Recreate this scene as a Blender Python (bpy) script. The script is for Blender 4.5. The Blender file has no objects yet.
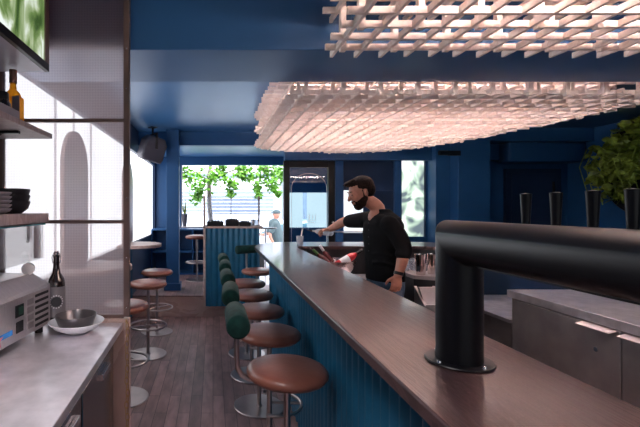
import bpy, bmesh, math, random
from mathutils import Vector, Matrix, Euler, noise
random.seed(7)
sc = bpy.context.scene
col = sc.collection
PI = math.pi
R = math.radians

# ------------------------------------------------------------------ materials
def new_mat(name):
    m = bpy.data.materials.new(name); m.use_nodes = True
    nt = m.node_tree
    return m, nt, nt.nodes['Principled BSDF']

def mat(name, c, rough=.5, metal=0, noise_amt=.06, scale=6, bump=0, bscale=60, coat=0, spec=None, stretch=None):
    m, nt, b = new_mat(name)
    N = nt.nodes; L = nt.links
    tc = N.new('ShaderNodeTexCoord'); mp = N.new('ShaderNodeMapping')
    L.new(tc.outputs['Object'], mp.inputs[0])
    if stretch: mp.inputs['Scale'].default_value = stretch
    no = N.new('ShaderNodeTexNoise'); no.inputs['Scale'].default_value = scale; no.inputs['Detail'].default_value = 4
    L.new(mp.outputs[0], no.inputs[0])
    cr = N.new('ShaderNodeValToRGB')
    a = [max(0, v*(1-noise_amt*2)) for v in c]; d = [min(1, v*(1+noise_amt*2)) for v in c]
    cr.color_ramp.elements[0].position = .3; cr.color_ramp.elements[1].position = .7
    cr.color_ramp.elements[0].color = (*a, 1); cr.color_ramp.elements[1].color = (*d, 1)
    L.new(no.outputs[0], cr.inputs[0]); L.new(cr.outputs[0], b.inputs['Base Color'])
    b.inputs['Roughness'].default_value = rough; b.inputs['Metallic'].default_value = metal
    if coat: b.inputs['Coat Weight'].default_value = coat; b.inputs['Coat Roughness'].default_value = .15
    if spec is not None: b.inputs['Specular IOR Level'].default_value = spec
    if bump:
        n2 = N.new('ShaderNodeTexNoise'); n2.inputs['Scale'].default_value = bscale; L.new(mp.outputs[0], n2.inputs[0])
        bp = N.new('ShaderNodeBump'); bp.inputs['Strength'].default_value = bump; bp.inputs['Distance'].default_value = .01
        L.new(n2.outputs[0], bp.inputs['Height']); L.new(bp.outputs[0], b.inputs['Normal'])
    return m

def emit(name, c, s):
    m = bpy.data.materials.new(name); m.use_nodes = True
    nt = m.node_tree; nt.nodes.clear()
    e = nt.nodes.new('ShaderNodeEmission'); e.inputs[0].default_value = (*c, 1); e.inputs[1].default_value = s
    o = nt.nodes.new('ShaderNodeOutputMaterial'); nt.links.new(e.outputs[0], o.inputs[0])
    return m

def glass(name, tint=(1, 1, 1), gloss=.1, rough=.02, dirt=0.0, dirtc=(.8, .8, .85)):
    """thin architectural glass: see-through with a fresnel-ish glossy layer"""
    m = bpy.data.materials.new(name); m.use_nodes = True
    nt = m.node_tree; N = nt.nodes; L = nt.links; N.clear()
    t = N.new('ShaderNodeBsdfTransparent'); t.inputs[0].default_value = (*tint, 1)
    g = N.new('ShaderNodeBsdfGlossy'); g.inputs['Roughness'].default_value = rough
    fr = N.new('ShaderNodeLayerWeight'); fr.inputs[0].default_value = .25
    mul = N.new('ShaderNodeMath'); mul.operation = 'MULTIPLY_ADD'; mul.inputs[1].default_value = .55; mul.inputs[2].default_value = gloss
    L.new(fr.outputs['Fresnel'], mul.inputs[0])
    mx = N.new('ShaderNodeMixShader'); L.new(mul.outputs[0], mx.inputs[0]); L.new(t.outputs[0], mx.inputs[1]); L.new(g.outputs[0], mx.inputs[2])
    last = mx
    if dirt:
        d = N.new('ShaderNodeBsdfDiffuse'); d.inputs[0].default_value = (*dirtc, 1)
        tr = N.new('ShaderNodeBsdfTranslucent'); tr.inputs[0].default_value = (*dirtc, 1)
        ad = N.new('ShaderNodeMixShader'); ad.inputs[0].default_value = .5
        L.new(d.outputs[0], ad.inputs[1]); L.new(tr.outputs[0], ad.inputs[2])
        m2 = N.new('ShaderNodeMixShader'); m2.inputs[0].default_value = dirt
        L.new(last.outputs[0], m2.inputs[1]); L.new(ad.outputs[0], m2.inputs[2]); last = m2
    o = N.new('ShaderNodeOutputMaterial'); L.new(last.outputs[0], o.inputs[0])
    return m

def wood(name, c1, c2, rough, stretch, scale=3.0, dist=2.5, coat=0, pores=.0):
    m, nt, b = new_mat(name); N = nt.nodes; L = nt.links
    tc = N.new('ShaderNodeTexCoord'); mp = N.new('ShaderNodeMapping'); mp.inputs['Scale'].default_value = stretch
    L.new(tc.outputs['Object'], mp.inputs[0])
    n = N.new('ShaderNodeTexNoise'); n.inputs['Scale'].default_value = scale; n.inputs['Detail'].default_value = 8; n.inputs['Distortion'].default_value = dist
    L.new(mp.outputs[0], n.inputs[0])
    w = N.new('ShaderNodeMath'); w.operation = 'MULTIPLY'; w.inputs[1].default_value = 9; L.new(n.outputs[0], w.inputs[0])
    s = N.new('ShaderNodeMath'); s.operation = 'FRACT'; L.new(w.outputs[0], s.inputs[0])
    cr = N.new('ShaderNodeValToRGB'); cr.color_ramp.elements[0].color = (*c1, 1); cr.color_ramp.elements[1].color = (*c2, 1)
    e = cr.color_ramp.elements.new(.5); e.color = (*[(a+d)/2 for a, d in zip(c1, c2)], 1)
    cr.color_ramp.elements[2].position = .95
    L.new(s.outputs[0], cr.inputs[0]); L.new(cr.outputs[0], b.inputs['Base Color'])
    b.inputs['Roughness'].default_value = rough
    if coat: b.inputs['Coat Weight'].default_value = coat; b.inputs['Coat Roughness'].default_value = .11
    bp = N.new('ShaderNodeBump'); bp.inputs['Strength'].default_value = .12; bp.inputs['Distance'].default_value = .004
    L.new(s.outputs[0], bp.inputs['Height']); L.new(bp.outputs[0], b.inputs['Normal'])
    return m

def floor_mat():
    m, nt, b = new_mat('plum_brown_floorboards'); N = nt.nodes; L = nt.links
    tc = N.new('ShaderNodeTexCoord'); mp = N.new('ShaderNodeMapping'); mp.inputs['Rotation'].default_value = (0, 0, PI/2)
    L.new(tc.outputs['Object'], mp.inputs[0])
    br = N.new('ShaderNodeTexBrick'); br.inputs['Scale'].default_value = 1
    br.inputs['Brick Width'].default_value = .75; br.inputs['Row Height'].default_value = .085; br.inputs['Mortar Size'].default_value = .0018
    br.offset = .37
    br.inputs['Color1'].default_value = (.17, .105, .10, 1); br.inputs['Color2'].default_value = (.29, .175, .165, 1); br.inputs['Mortar'].default_value = (.03, .02, .02, 1)
    L.new(mp.outputs[0], br.inputs[0])
    n = N.new('ShaderNodeTexNoise'); n.inputs['Scale'].default_value = 9; n.inputs['Detail'].default_value = 8
    m2 = N.new('ShaderNodeMapping'); m2.inputs['Scale'].default_value = (2.0, .5, 1); L.new(tc.outputs['Object'], m2.inputs[0]); L.new(m2.outputs[0], n.inputs[0])
    cr = N.new('ShaderNodeValToRGB'); cr.color_ramp.elements[0].color = (.72, .72, .76, 1); cr.color_ramp.elements[1].color = (1.4, 1.36, 1.36, 1)
    cr.color_ramp.elements[0].position = .3; cr.color_ramp.elements[1].position = .72
    L.new(n.outputs[0], cr.inputs[0])
    mx = N.new('ShaderNodeMix'); mx.data_type = 'RGBA'; mx.blend_type = 'MULTIPLY'; mx.inputs[0].default_value = 1
    L.new(br.outputs[0], mx.inputs[6]); L.new(cr.outputs[0], mx.inputs[7]); L.new(mx.outputs[2], b.inputs['Base Color'])
    b.inputs['Roughness'].default_value = .42
    bp = N.new('ShaderNodeBump'); bp.inputs['Strength'].default_value = .15; bp.inputs['Distance'].default_value = .004
    L.new(br.outputs['Fac'], bp.inputs['Height']); bp.invert = True; L.new(bp.outputs[0], b.inputs['Normal'])
    return m

def screen_mesh_mat():
    """fine brown wire mesh: a grid of wires with holes between"""
    m = bpy.data.materials.new('fine_brown_wire_mesh'); m.use_nodes = True
    nt = m.node_tree; N = nt.nodes; L = nt.links; N.clear()
    tc = N.new('ShaderNodeTexCoord'); sx = N.new('ShaderNodeSeparateXYZ'); L.new(tc.outputs['Object'], sx.inputs[0])
    def band(out):
        a = N.new('ShaderNodeMath'); a.operation = 'MULTIPLY'; a.inputs[1].default_value = 1/.008; L.new(out, a.inputs[0])
        f = N.new('ShaderNodeMath'); f.operation = 'FRACT'; L.new(a.outputs[0], f.inputs[0])
        g = N.new('ShaderNodeMath'); g.operation = 'GREATER_THAN'; g.inputs[1].default_value = .8; L.new(f.outputs[0], g.inputs[0])
        return g.outputs[0]
    mxm = N.new('ShaderNodeMath'); mxm.operation = 'MAXIMUM'; L.new(band(sx.outputs[0]), mxm.inputs[0]); L.new(band(sx.outputs[2]), mxm.inputs[1])
    t = N.new('ShaderNodeBsdfTransparent')
    d = N.new('ShaderNodeBsdfDiffuse'); d.inputs[0].default_value = (.26, .15, .14, 1)
    tl = N.new('ShaderNodeBsdfTranslucent'); tl.inputs[0].default_value = (.74, .64, .66, 1)
    a = N.new('ShaderNodeMixShader'); a.inputs[0].default_value = .6; L.new(d.outputs[0], a.inputs[1]); L.new(tl.outputs[0], a.inputs[2])
    mul = N.new('ShaderNodeMath'); mul.operation = 'MULTIPLY_ADD'; mul.inputs[1].default_value = .16; mul.inputs[2].default_value = .42; L.new(mxm.outputs[0], mul.inputs[0])
    mx = N.new('ShaderNodeMixShader'); L.new(mul.outputs[0], mx.inputs[0]); L.new(t.outputs[0], mx.inputs[1]); L.new(a.outputs[0], mx.inputs[2])
    o = N.new('ShaderNodeOutputMaterial'); L.new(mx.outputs[0], o.inputs[0])
    return m

def frosted_mat(name, s, c=(.93, .95, 1), blotch=0, bands=0):
    """back-lit frosted glass: daylight behind it shows as a glow; blotch = blurred plants pressed behind"""
    m = bpy.data.materials.new(name); m.use_nodes = True
    nt = m.node_tree; N = nt.nodes; L = nt.links; N.clear()
    e = N.new('ShaderNodeEmission'); e.inputs[1].default_value = s
    tc = N.new('ShaderNodeTexCoord'); n = N.new('ShaderNodeTexNoise'); n.inputs['Scale'].default_value = 3.6 if blotch else 1.2
    n.inputs['Detail'].default_value = 2; n.inputs['Distortion'].default_value = 0.7 if blotch else 0
    L.new(tc.outputs['Object'], n.inputs[0])
    cr = N.new('ShaderNodeValToRGB')
    if blotch:
        cr.color_ramp.elements[0].position = .42; cr.color_ramp.elements[0].color = (.10, .13, .15, 1)
        cr.color_ramp.elements[1].position = .62; cr.color_ramp.elements[1].color = (*c, 1)
        q = cr.color_ramp.elements.new(.50); q.color = (.38, .50, .40, 1)
    else:
        cr.color_ramp.elements[0].position = .3; cr.color_ramp.elements[0].color = (*[v*.88 for v in c], 1)
        cr.color_ramp.elements[1].position = .7; cr.color_ramp.elements[1].color = (*c, 1)
    L.new(n.outputs[0], cr.inputs[0]); L.new(cr.outputs[0], e.inputs[0])
    g = N.new('ShaderNodeBsdfGlossy'); g.inputs[0].default_value = (.05, .05, .05, 1); g.inputs['Roughness'].default_value = .3
    ad = N.new('ShaderNodeAddShader'); L.new(e.outputs[0], ad.inputs[0]); L.new(g.outputs[0], ad.inputs[1])
    o = N.new('ShaderNodeOutputMaterial'); L.new(ad.outputs[0], o.inputs[0])
    return m

M = {}
M['navy'] = mat('navy_satin_paint', (.016, .080, .215), .42, noise_amt=.04, scale=3)
M['navy_dark'] = mat('dark_navy_paint', (.010, .028, .075), .45, noise_amt=.04, scale=3)
M['ceil'] = mat('navy_ceiling_paint', (.036, .125, .29), .35, noise_amt=.03, scale=2)
M['teal'] = mat('petrol_blue_corrugated_steel', (.008, .105, .20), .38, metal=.0, noise_amt=.06, scale=10)
M['floor'] = floor_mat()
M['bartop'] = wood('dark_stained_oak', (.026, .013, .014), (.060, .032, .033), .34, (11, .7, 1), 2.6, 1.6, coat=.55)
M['bartop'].node_tree.nodes['Principled BSDF'].inputs['Specular IOR Level'].default_value = .3
M['black'] = mat('black_satin', (.008, .008, .010), .35)
M['tube'] = mat('black_powder_coat', (.004, .004, .006), .38, noise_amt=.02)
M['inner'] = mat('black_laminate', (.014, .014, .018), .4)
M['steel'] = mat('brushed_steel', (.56, .53, .54), .33, metal=.8, scale=40, stretch=(.3, 6, 1), noise_amt=.05)
M['steel_top'] = mat('scuffed_steel_worktop', (.80, .76, .80), .30, metal=.8, scale=14, stretch=(1, 1, 1), noise_amt=.07, bump=.04, bscale=9)
M['steel_dark'] = mat('dark_steel_door', (.30, .27, .28), .22, metal=1, scale=30, stretch=(6, 6, .4))
M['steel_grey'] = mat('grey_steel_front', (.36, .33, .34), .40, metal=.75, scale=5, noise_amt=.1)
M['pole'] = mat('pinkish_nickel_tube', (.50, .43, .42), .33, metal=1)
M['leather'] = mat('chestnut_leather', (.24, .085, .058), .34, scale=5, noise_amt=.18, bump=.12, bscale=120)
M['velvet'] = mat('bottle_green_velvet', (.006, .030, .026), .9, noise_amt=.2, scale=30)
M['velvet'].node_tree.nodes['Principled BSDF'].inputs['Sheen Weight'].default_value = .08
M['birch'] = wood('pale_birch', (.82, .66, .58), (.93, .80, .73), .6, (3, 3, 3), 1.5, .6)
M['ply'] = wood('pink_beige_plywood', (.42, .29, .26), (.52, .38, .34), .5, (1, 3, 1), 1.5, .8)
M['shelfwood'] = wood('grey_brown_shelf_wood', (.30, .22, .21), (.42, .33, .31), .5, (2, 9, 1), 1.5, 1.2)
M['brown'] = mat('brown_painted_steel', (.13, .075, .065), .4)
M['mesh'] = screen_mesh_mat()
M['arch'] = mat('brushed_pinkish_panel', (.43, .36, .36), .3, metal=.35, stretch=(8, 8, .5), scale=10, noise_amt=.1)
M['frost'] = frosted_mat('frosted_window_daylight', 1.7)
M['frost_front'] = frosted_mat('rear_window_daylight', .6)
M['frost_plants'] = frosted_mat('frosted_glass_with_plants_behind', 1.0, blotch=1)
M['frost_door'] = frosted_mat('door_pane_daylight', .8, (.85, .92, 1))
M['glass'] = glass('clear_glass', gloss=.03)
M['glass_teal'] = glass('teal_tinted_glass', (.74, .84, .87), .05)
M['glass_edge'] = mat('teal_glass_edge', (.05, .25, .28), .15)
M['glass_haze'] = glass('hazy_glass', (.86, .88, .92), .02, dirt=.10)
M['tumbler'] = glass('tumbler_glass', (.93, .95, .97), .12, dirt=.12)
M['plastic'] = glass('clear_plastic', (.9, .92, .95), .12, dirt=.35)
M['white'] = mat('white_glaze', (.72, .72, .76), .25)
M['whitep'] = mat('white_plastic', (.7, .68, .68), .4)
M['greybowl'] = mat('grey_metal_bowl', (.13, .12, .125), .28, metal=.7)
M['blackware'] = mat('black_stoneware', (.022, .02, .022), .4)
M['greyware'] = mat('grey_stoneware', (.30, .28, .30), .5)
M['amber'] = mat('amber_patterned_glass', (.85, .42, .04), .15, noise_amt=.3, scale=45)
b_ = M['amber'].node_tree.nodes['Principled BSDF']; b_.inputs['Transmission Weight'].default_value = .3
M['amber'] = glass('amber_spirit_glass', (1, .62, .12), .05, dirt=.55, dirtc=(.95, .50, .05))
M['cork'] = mat('brown_cork_cap', (.10, .04, .025), .5)
M['beer'] = mat('brown_beer_glass', (.022, .010, .007), .08, coat=1)
M['label'] = mat('grey_paper_label', (.19, .17, .18), .6)
M['labelw'] = mat('white_paper_label', (.72, .70, .72), .6)
M['ink'] = mat('dark_print', (.02, .02, .025), .6)
M['brass'] = mat('aged_brass', (.50, .34, .17), .3, metal=1)
M['chrome'] = mat('polished_steel', (.72, .70, .70), .12, metal=1)
M['copper'] = mat('hammered_copper_steel', (.62, .50, .47), .25, metal=1, bump=.2, bscale=60)
M['shaker'] = mat('rose_polished_steel', (.75, .66, .63), .12, metal=1)
M['redglass'] = mat('rose_wine_glass', (.10, .010, .012), .1, coat=.6)
M['red'] = mat('red_label', (.55, .02, .03), .4)
M['greenfoil'] = mat('green_foil', (.10, .25, .06), .4)
M['blue'] = mat('bright_blue_badge', (.02, .22, .60), .4)
M['pink'] = mat('pink_badge', (.6, .2, .22), .4)
M['green_switch'] = mat('dark_green_switch', (.01, .05, .03), .3)
M['ice'] = mat('ice_cubes', (.75, .72, .74), .15)
M['leaf'] = mat('fresh_green_leaves', (.16, .38, .035), .5, noise_amt=.3, scale=4)
M['leaf'].node_tree.nodes['Principled BSDF'].inputs['Transmission Weight'].default_value = 0
M['leaf_dark'] = mat('olive_green_leaves', (.17, .24, .03), .5, noise_amt=.35, scale=9)
M['bark'] = mat('grey_brown_bark', (.20, .16, .14), .8, noise_amt=.3, scale=20)
M['skin'] = mat('skin', (.40, .175, .12), .5, noise_amt=.06, scale=25)
M['hair'] = mat('dark_brown_hair', (.014, .007, .005), .7, noise_amt=.3, scale=60, bump=.4, bscale=120)
M['beard'] = mat('dark_beard', (.016, .008, .006), .8, noise_amt=.3, scale=80, bump=.4, bscale=140)
M['shirt'] = mat('black_cotton', (.005, .005, .006), .9, noise_amt=.15, bump=.15, bscale=30)
M['shirt'].node_tree.nodes['Principled BSDF'].inputs['Specular IOR Level'].default_value = .12
M['velvet'].node_tree.nodes['Principled BSDF'].inputs['Specular IOR Level'].default_value = .1
for k_ in ('tube', 'black'): M[k_].node_tree.nodes['Principled BSDF'].inputs['Specular IOR Level'].default_value = .28
for k_ in ('navy', 'navy_dark'): M[k_].node_tree.nodes['Principled BSDF'].inputs['Specular IOR Level'].default_value = .3
for k_ in ('hair', 'beard'): M[k_].node_tree.nodes['Principled BSDF'].inputs['Specular IOR Level'].default_value = .12
M['jeans'] = mat('faded_blue_denim', (.06, .11, .18), .8, noise_amt=.2, scale=30)
M['eye'] = mat('eye_dark', (.02, .015, .012), .2)
M['lip'] = mat('lip', (.35, .13, .11), .5)
M['tattoo'] = mat('tattoo_ink', (.16, .10, .095), .6)
M['concrete'] = mat('pale_pavement', (.45, .45, .47), .8)
M['facade'] = mat('white_painted_facade', (.72, .74, .80), .7)
M['facade_band'] = mat('blue_grey_shutter', (.16, .19, .26), .6)
M['carpaint'] = mat('white_car_paint', (.62, .70, .76), .2, coat=1)
M['carglass'] = mat('car_glass', (.10, .18, .22), .1)
M['grey_cloth'] = mat('grey_green_cloth', (.05, .075, .085), .8)
M['tan_cloth'] = mat('tan_cloth', (.35, .24, .20), .8)
M['tab'] = mat('pale_pink_metal', (.62, .52, .52), .4)
M['lilac'] = mat('pale_lilac_laminate', (.60, .59, .66), .35)
M['led'] = emit('warm_white_led', (1.0, .84, .79), 46)
M['pot'] = mat('charcoal_pot', (.07, .065, .085), .5)

# ------------------------------------------------------------------ mesh builder
class MB:
    def __init__(s): s.bm = bmesh.new()
    def box(s, c, size, rot=None, bev=0):
        r = bmesh.ops.create_cube(s.bm, size=1); vs = r['verts']
        bmesh.ops.scale(s.bm, vec=size, verts=vs)
        if bev:
            es = list({e for v in vs for e in v.link_edges})
            rb = bmesh.ops.bevel(s.bm, geom=es, offset=bev, segments=2, affect='EDGES', profile=.6)
            vs = rb['verts']
            seen = set(); st = [vs[0]]
            while st:
                v = st.pop()
                if v in seen: continue
                seen.add(v); st += [e.other_vert(v) for e in v.link_edges]
            vs = list(seen)
        if rot: bmesh.ops.rotate(s.bm, cent=(0, 0, 0), matrix=Euler(rot).to_matrix(), verts=vs)
        bmesh.ops.translate(s.bm, vec=c, verts=vs); return s
    def b2(s, x0, x1, y0, y1, z0, z1, bev=0):
        return s.box(((x0+x1)/2, (y0+y1)/2, (z0+z1)/2), (abs(x1-x0), abs(y1-y0), abs(z1-z0)), bev=bev)
    def cyl(s, a, b, r, r2=None, n=20, caps=True):
        a = Vector(a); b = Vector(b); d = b-a; r2 = r if r2 is None else r2
        q = d.to_track_quat('Z', 'Y')
        res = bmesh.ops.create_cone(s.bm, cap_ends=caps, segments=n, radius1=r, radius2=r2, depth=d.length)
        bmesh.ops.rotate(s.bm, cent=(0, 0, 0), matrix=q.to_matrix(), verts=res['verts'])
        bmesh.ops.translate(s.bm, vec=(a+b)/2, verts=res['verts']); return s
    def sph(s, c, r, rot=None, u=20, v=12):
        res = bmesh.ops.create_uvsphere(s.bm, u_segments=u, v_segments=v, radius=1)
        sz = (r, r, r) if isinstance(r, (int, float)) else r
        bmesh.ops.scale(s.bm, vec=sz, verts=res['verts'])
        if rot is not None:
            mt = rot if isinstance(rot, Matrix) else Euler(rot).to_matrix()
            bmesh.ops.rotate(s.bm, cent=(0, 0, 0), matrix=mt, verts=res['verts'])
        bmesh.ops.translate(s.bm, vec=c, verts=res['verts']); return s
    def lathe(s, prof, c=(0, 0, 0), n=32, axis=None):
        """prof: list of (r, z)"""
        rings = []
        q = Vector(axis).to_track_quat('Z', 'Y').to_matrix() if axis else Matrix.Identity(3)
        c = Vector(c)
        for r, z in prof:
            if r < 1e-5: rings.append([s.bm.verts.new(c+q@Vector((0, 0, z)))])
            else: rings.append([s.bm.verts.new(c+q@Vector((r*math.cos(2*PI*i/n), r*math.sin(2*PI*i/n), z))) for i in range(n)])
        for A, B in zip(rings, rings[1:]):
            for i in range(n):
                j = (i+1) % n
                if len(A) == 1 and len(B) == 1: continue
                if len(A) == 1: s.bm.faces.new((A[0], B[j], B[i]))
                elif len(B) == 1: s.bm.faces.new((A[i], A[j], B[0]))
                else: s.bm.faces.new((A[i], A[j], B[j], B[i]))
        return s
    def tube(s, pts, r, n=10, closed=False, caps=True):
        pts = [Vector(p) for p in pts]; k = len(pts)
        rr = r if isinstance(r, (list, tuple)) else [r]*k
        rings = []; prev = None
        for i, p in enumerate(pts):
            if closed: t = pts[(i+1) % k]-pts[i-1]
            else: t = pts[min(i+1, k-1)]-pts[max(i-1, 0)]
            t.normalize()
            if prev is None:
                up = Vector((0, 0, 1)) if abs(t.z) < .9 else Vector((1, 0, 0))
                x = t.cross(up).normalized()
            else:
                x = (prev-t*prev.dot(t)).normalized()
            prev = x; y = t.cross(x)
            rings.append([s.bm.verts.new(p+(x*math.cos(2*PI*j/n)+y*math.sin(2*PI*j/n))*rr[i]) for j in range(n)])
        m = k if closed else k-1
        for i in range(m):
            A = rings[i]; B = rings[(i+1) % k]
            for j in range(n):
                q = (j+1) % n
                s.bm.faces.new((A[j], A[q], B[q], B[j]))
        if caps and not closed:
            s.bm.faces.new(rings[0][::-1]); s.bm.faces.new(rings[-1])
        return s
    def loft(s, secs, n=20):
        """secs: list of (centre, ra, rb, adir, bdir)"""
        rings = []
        for c, ra, rb, ad, bd in secs:
            c = Vector(c); ad = Vector(ad).normalized(); bd = Vector(bd).normalized()
            rings.append([s.bm.verts.new(c+ad*ra*math.cos(2*PI*j/n)+bd*rb*math.sin(2*PI*j/n)) for j in range(n)])
        for A, B in zip(rings, rings[1:]):
            for j in range(n):
                q = (j+1) % n; s.bm.faces.new((A[j], A[q], B[q], B[j]))
        s.bm.faces.new(rings[0][::-1]); s.bm.faces.new(rings[-1]); return s
    def prism(s, pts, z0, z1):
        """pts: xy outline, extruded in z"""
        a = [s.bm.verts.new((x, y, z0)) for x, y in pts]; b = [s.bm.verts.new((x, y, z1)) for x, y in pts]
        n = len(pts)
        for i in range(n): s.bm.faces.new((a[i], a[(i+1) % n], b[(i+1) % n], b[i]))
        s.bm.faces.new(a[::-1]); s.bm.faces.new(b); return s
    def poly(s, pts3, depth):
        """flat outline in 3D given thickness vector"""
        depth = Vector(depth)
        a = [s.bm.verts.new(p) for p in pts3]; b = [s.bm.verts.new(Vector(p)+depth) for p in pts3]
        n = len(a)
        for i in range(n): s.bm.faces.new((a[i], a[(i+1) % n], b[(i+1) % n], b[i]))
        s.bm.faces.new(a[::-1]); s.bm.faces.new(b); return s
    def wall_sheet(s, path, z0, z1, thick):
        """open polyline path (xy) -> vertical sheet with thickness to its right side"""
        P = [Vector(p) for p in path]; n = len(P); inn = []
        for i in range(n):
            t = (P[min(i+1, n-1)]-P[max(i-1, 0)]).normalized(); inn.append(P[i]+Vector((t.y, -t.x))*thick)
        return s.prism([tuple(p) for p in P]+[tuple(p) for p in inn[::-1]], z0, z1)
    def mesh(s, name, smooth=True, angle=35):
        bmesh.ops.recalc_face_normals(s.bm, faces=s.bm.faces[:])
        me = bpy.data.meshes.new(name); s.bm.to_mesh(me); s.bm.free()
        if smooth:
            for p in me.polygons: p.use_smooth = True
            me.set_sharp_from_angle(angle=R(angle))
        return me
    def build(s, name, m, parent=None, bev=0, smooth=True, angle=35):
        o = bpy.data.objects.new(name, s.mesh(name, smooth, angle)); col.objects.link(o)
        o.data.materials.append(m)
        if parent: o.parent = parent
        if bev:
            md = o.modifiers.new('bevel', 'BEVEL'); md.width = bev; md.segments = 2; md.limit_method = 'ANGLE'; md.angle_limit = R(40)
        return o

def tag(o, label=None, cat=None, group=None, kind=None):
    if label: o['label'] = label
    if cat: o['category'] = cat
    if group: o['group'] = group
    if kind: o['kind'] = kind
    return o
def empty(name, loc, rz=0, label=None, cat=None, group=None):
    o = bpy.data.objects.new(name, None); col.objects.link(o); o.location = loc; o.rotation_euler = (0, 0, rz); o.empty_display_size = .05
    return tag(o, label, cat, group)
def dup(root, loc, rz=None, label=None, group=None):
    def cp(o, parent):
        c = o.copy(); col.objects.link(c); c.parent = parent
        for ch in list(kids.get(o.name, [])): cp(ch, c)
        return c
    kids = {}
    for o in bpy.data.objects:
        if o.parent: kids.setdefault(o.parent.name, []).append(o)
    r = cp(root, None); r.location = loc
    if rz is not None: r.rotation_euler = (0, 0, rz)
    if label: r['label'] = label
    if group: r['group'] = group
    return r
def struct(name, mb, m, parent=None, **k):
    o = mb.build(name, m, parent, **k)
    if not parent: o['kind'] = 'structure'
    return o
def P(u, v, d):
    return Vector(((u-213)/410*d, d, 1.5-(v-208)/410*d))
def text_mesh(s, size, depth=.0008):
    cu = bpy.data.curves.new('t', 'FONT'); cu.body = s; cu.size = size; cu.extrude = depth; cu.align_x = 'CENTER'; cu.align_y = 'CENTER'
    o = bpy.data.objects.new('t', cu); col.objects.link(o)
    dg = bpy.context.evaluated_depsgraph_get(); dg.update()
    me = bpy.data.meshes.new_from_object(o.evaluated_get(dg))
    bpy.data.objects.remove(o); return me
def remeshed(mb, voxel, smooth_it=4):
    me = mb.mesh('tmp', False)
    o = bpy.data.objects.new('tmp', me); col.objects.link(o)
    rm = o.modifiers.new('r', 'REMESH'); rm.mode = 'VOXEL'; rm.voxel_size = voxel
    sm = o.modifiers.new('s', 'SMOOTH'); sm.factor = .5; sm.iterations = smooth_it
    dg = bpy.context.evaluated_depsgraph_get(); dg.update()
    out = bpy.data.meshes.new_from_object(o.evaluated_get(dg))
    bpy.data.objects.remove(o)
    for p in out.polygons: p.use_smooth = True
    return out
def mobj(name, me, m, parent=None):
    o = bpy.data.objects.new(name, me); col.objects.link(o); me.materials.clear(); me.materials.append(m)
    if parent: o.parent = parent
    return o

# ------------------------------------------------------------------ camera
cam = bpy.data.cameras.new('camera'); co = bpy.data.objects.new('camera', cam); col.objects.link(co)
co.location = (0, 0, 1.5); co.rotation_euler = (PI/2, 0, 0)
cam.sensor_width = 36; cam.lens = 36*410/640; cam.shift_x = (320-213)/640; cam.shift_y = -(213.5-208)/640
cam.clip_start = .02; cam.clip_end = 100
sc.camera = co

# ------------------------------------------------------------------ room shell
XL, XR, YB, CZ = -1.12, 5.45, -3.0, 2.65
struct('floor', MB().b2(XL-.1, XR+.1, YB-.1, 6.3, -.06, 0).b2(.62, 2.35, 6.3, 8.05, -.06, 0), M['floor'])
struct('trim_1', MB().b2(XL, .62, 5.66, 8.0, 0, .28), M['ply'])               # platform
struct('trim_2', MB().b2(XL, .62, 5.64, 8.0, .28, .295), M['floor'])            # platform boards
struct('ceiling', MB().b2(XL-.1, XR+.1, YB-.1, 6.3, CZ, CZ+.1), M['ceil'])
M['beam'] = mat('blue_beam_paint', (.024, .100, .245), .38, noise_amt=.03, scale=2)
struct('trim_3', MB().b2(XL, XR, 2.10, 2.636, 2.31, CZ), M['beam'], bev=.004)     # beam
struct('trim_4', MB().b2(XL, 1.08, 6.16, 6.30, 2.44, CZ), M['navy'], bev=.004)
struct('trim_5', MB().b2(XL, 2.35, 6.3, 8.1, 2.50, 2.6), M['ceil'])               # nook ceiling
struct('column', MB().b2(-.685, -.50, 6.0, 6.16, .295, 2.65).b2(-.715, -.47, 5.97, 6.19, .295, .40), M['navy'], bev=.004)
# left wall : solid near camera, window band beyond the screen
WY0, WY1, WZ0, WZ1 = 2.2, 7.9, 1.02, 2.31
struct('wall_left', MB().b2(XL-.12, XL, YB, 8.1, -.05, WZ0).b2(XL-.12, XL, YB, 8.1, WZ1, CZ).b2(XL-.12, XL, YB, WY0, WZ0, WZ1).b2(XL-.12, XL, WY1, 8.1, WZ0, WZ1), M['navy_dark'])
w = struct('window_1', MB().b2(XL-.07, XL-.05, WY0, WY1, WZ0, WZ1), M['frost'])
fr = MB()
for y in (3.02, 3.42, 3.9, 5.5, 6.6): fr.b2(XL-.05, XL-.035, y-.004, y+.004, WZ0, WZ1)
fr.b2(XL-.05, XL+.01, WY0, WY1, WZ0-.01, WZ0+.012)
fr.build('window_frame', M['steel'], w)
# corrugated wainscot under the window
def corr(x0, x1, pitch=.075, amp=.010):
    n = int((x1-x0)/pitch*8); return [(x0+(x1-x0)*i/n, amp*math.sin(2*PI*(x1-x0)*i/n/pitch)) for i in range(n+1)]
struct('trim_6', MB().wall_sheet([(XL+.012+b, a) for a, b in corr(2.25, 5.62)], .02, 1.0, .004), M['teal'])
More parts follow.
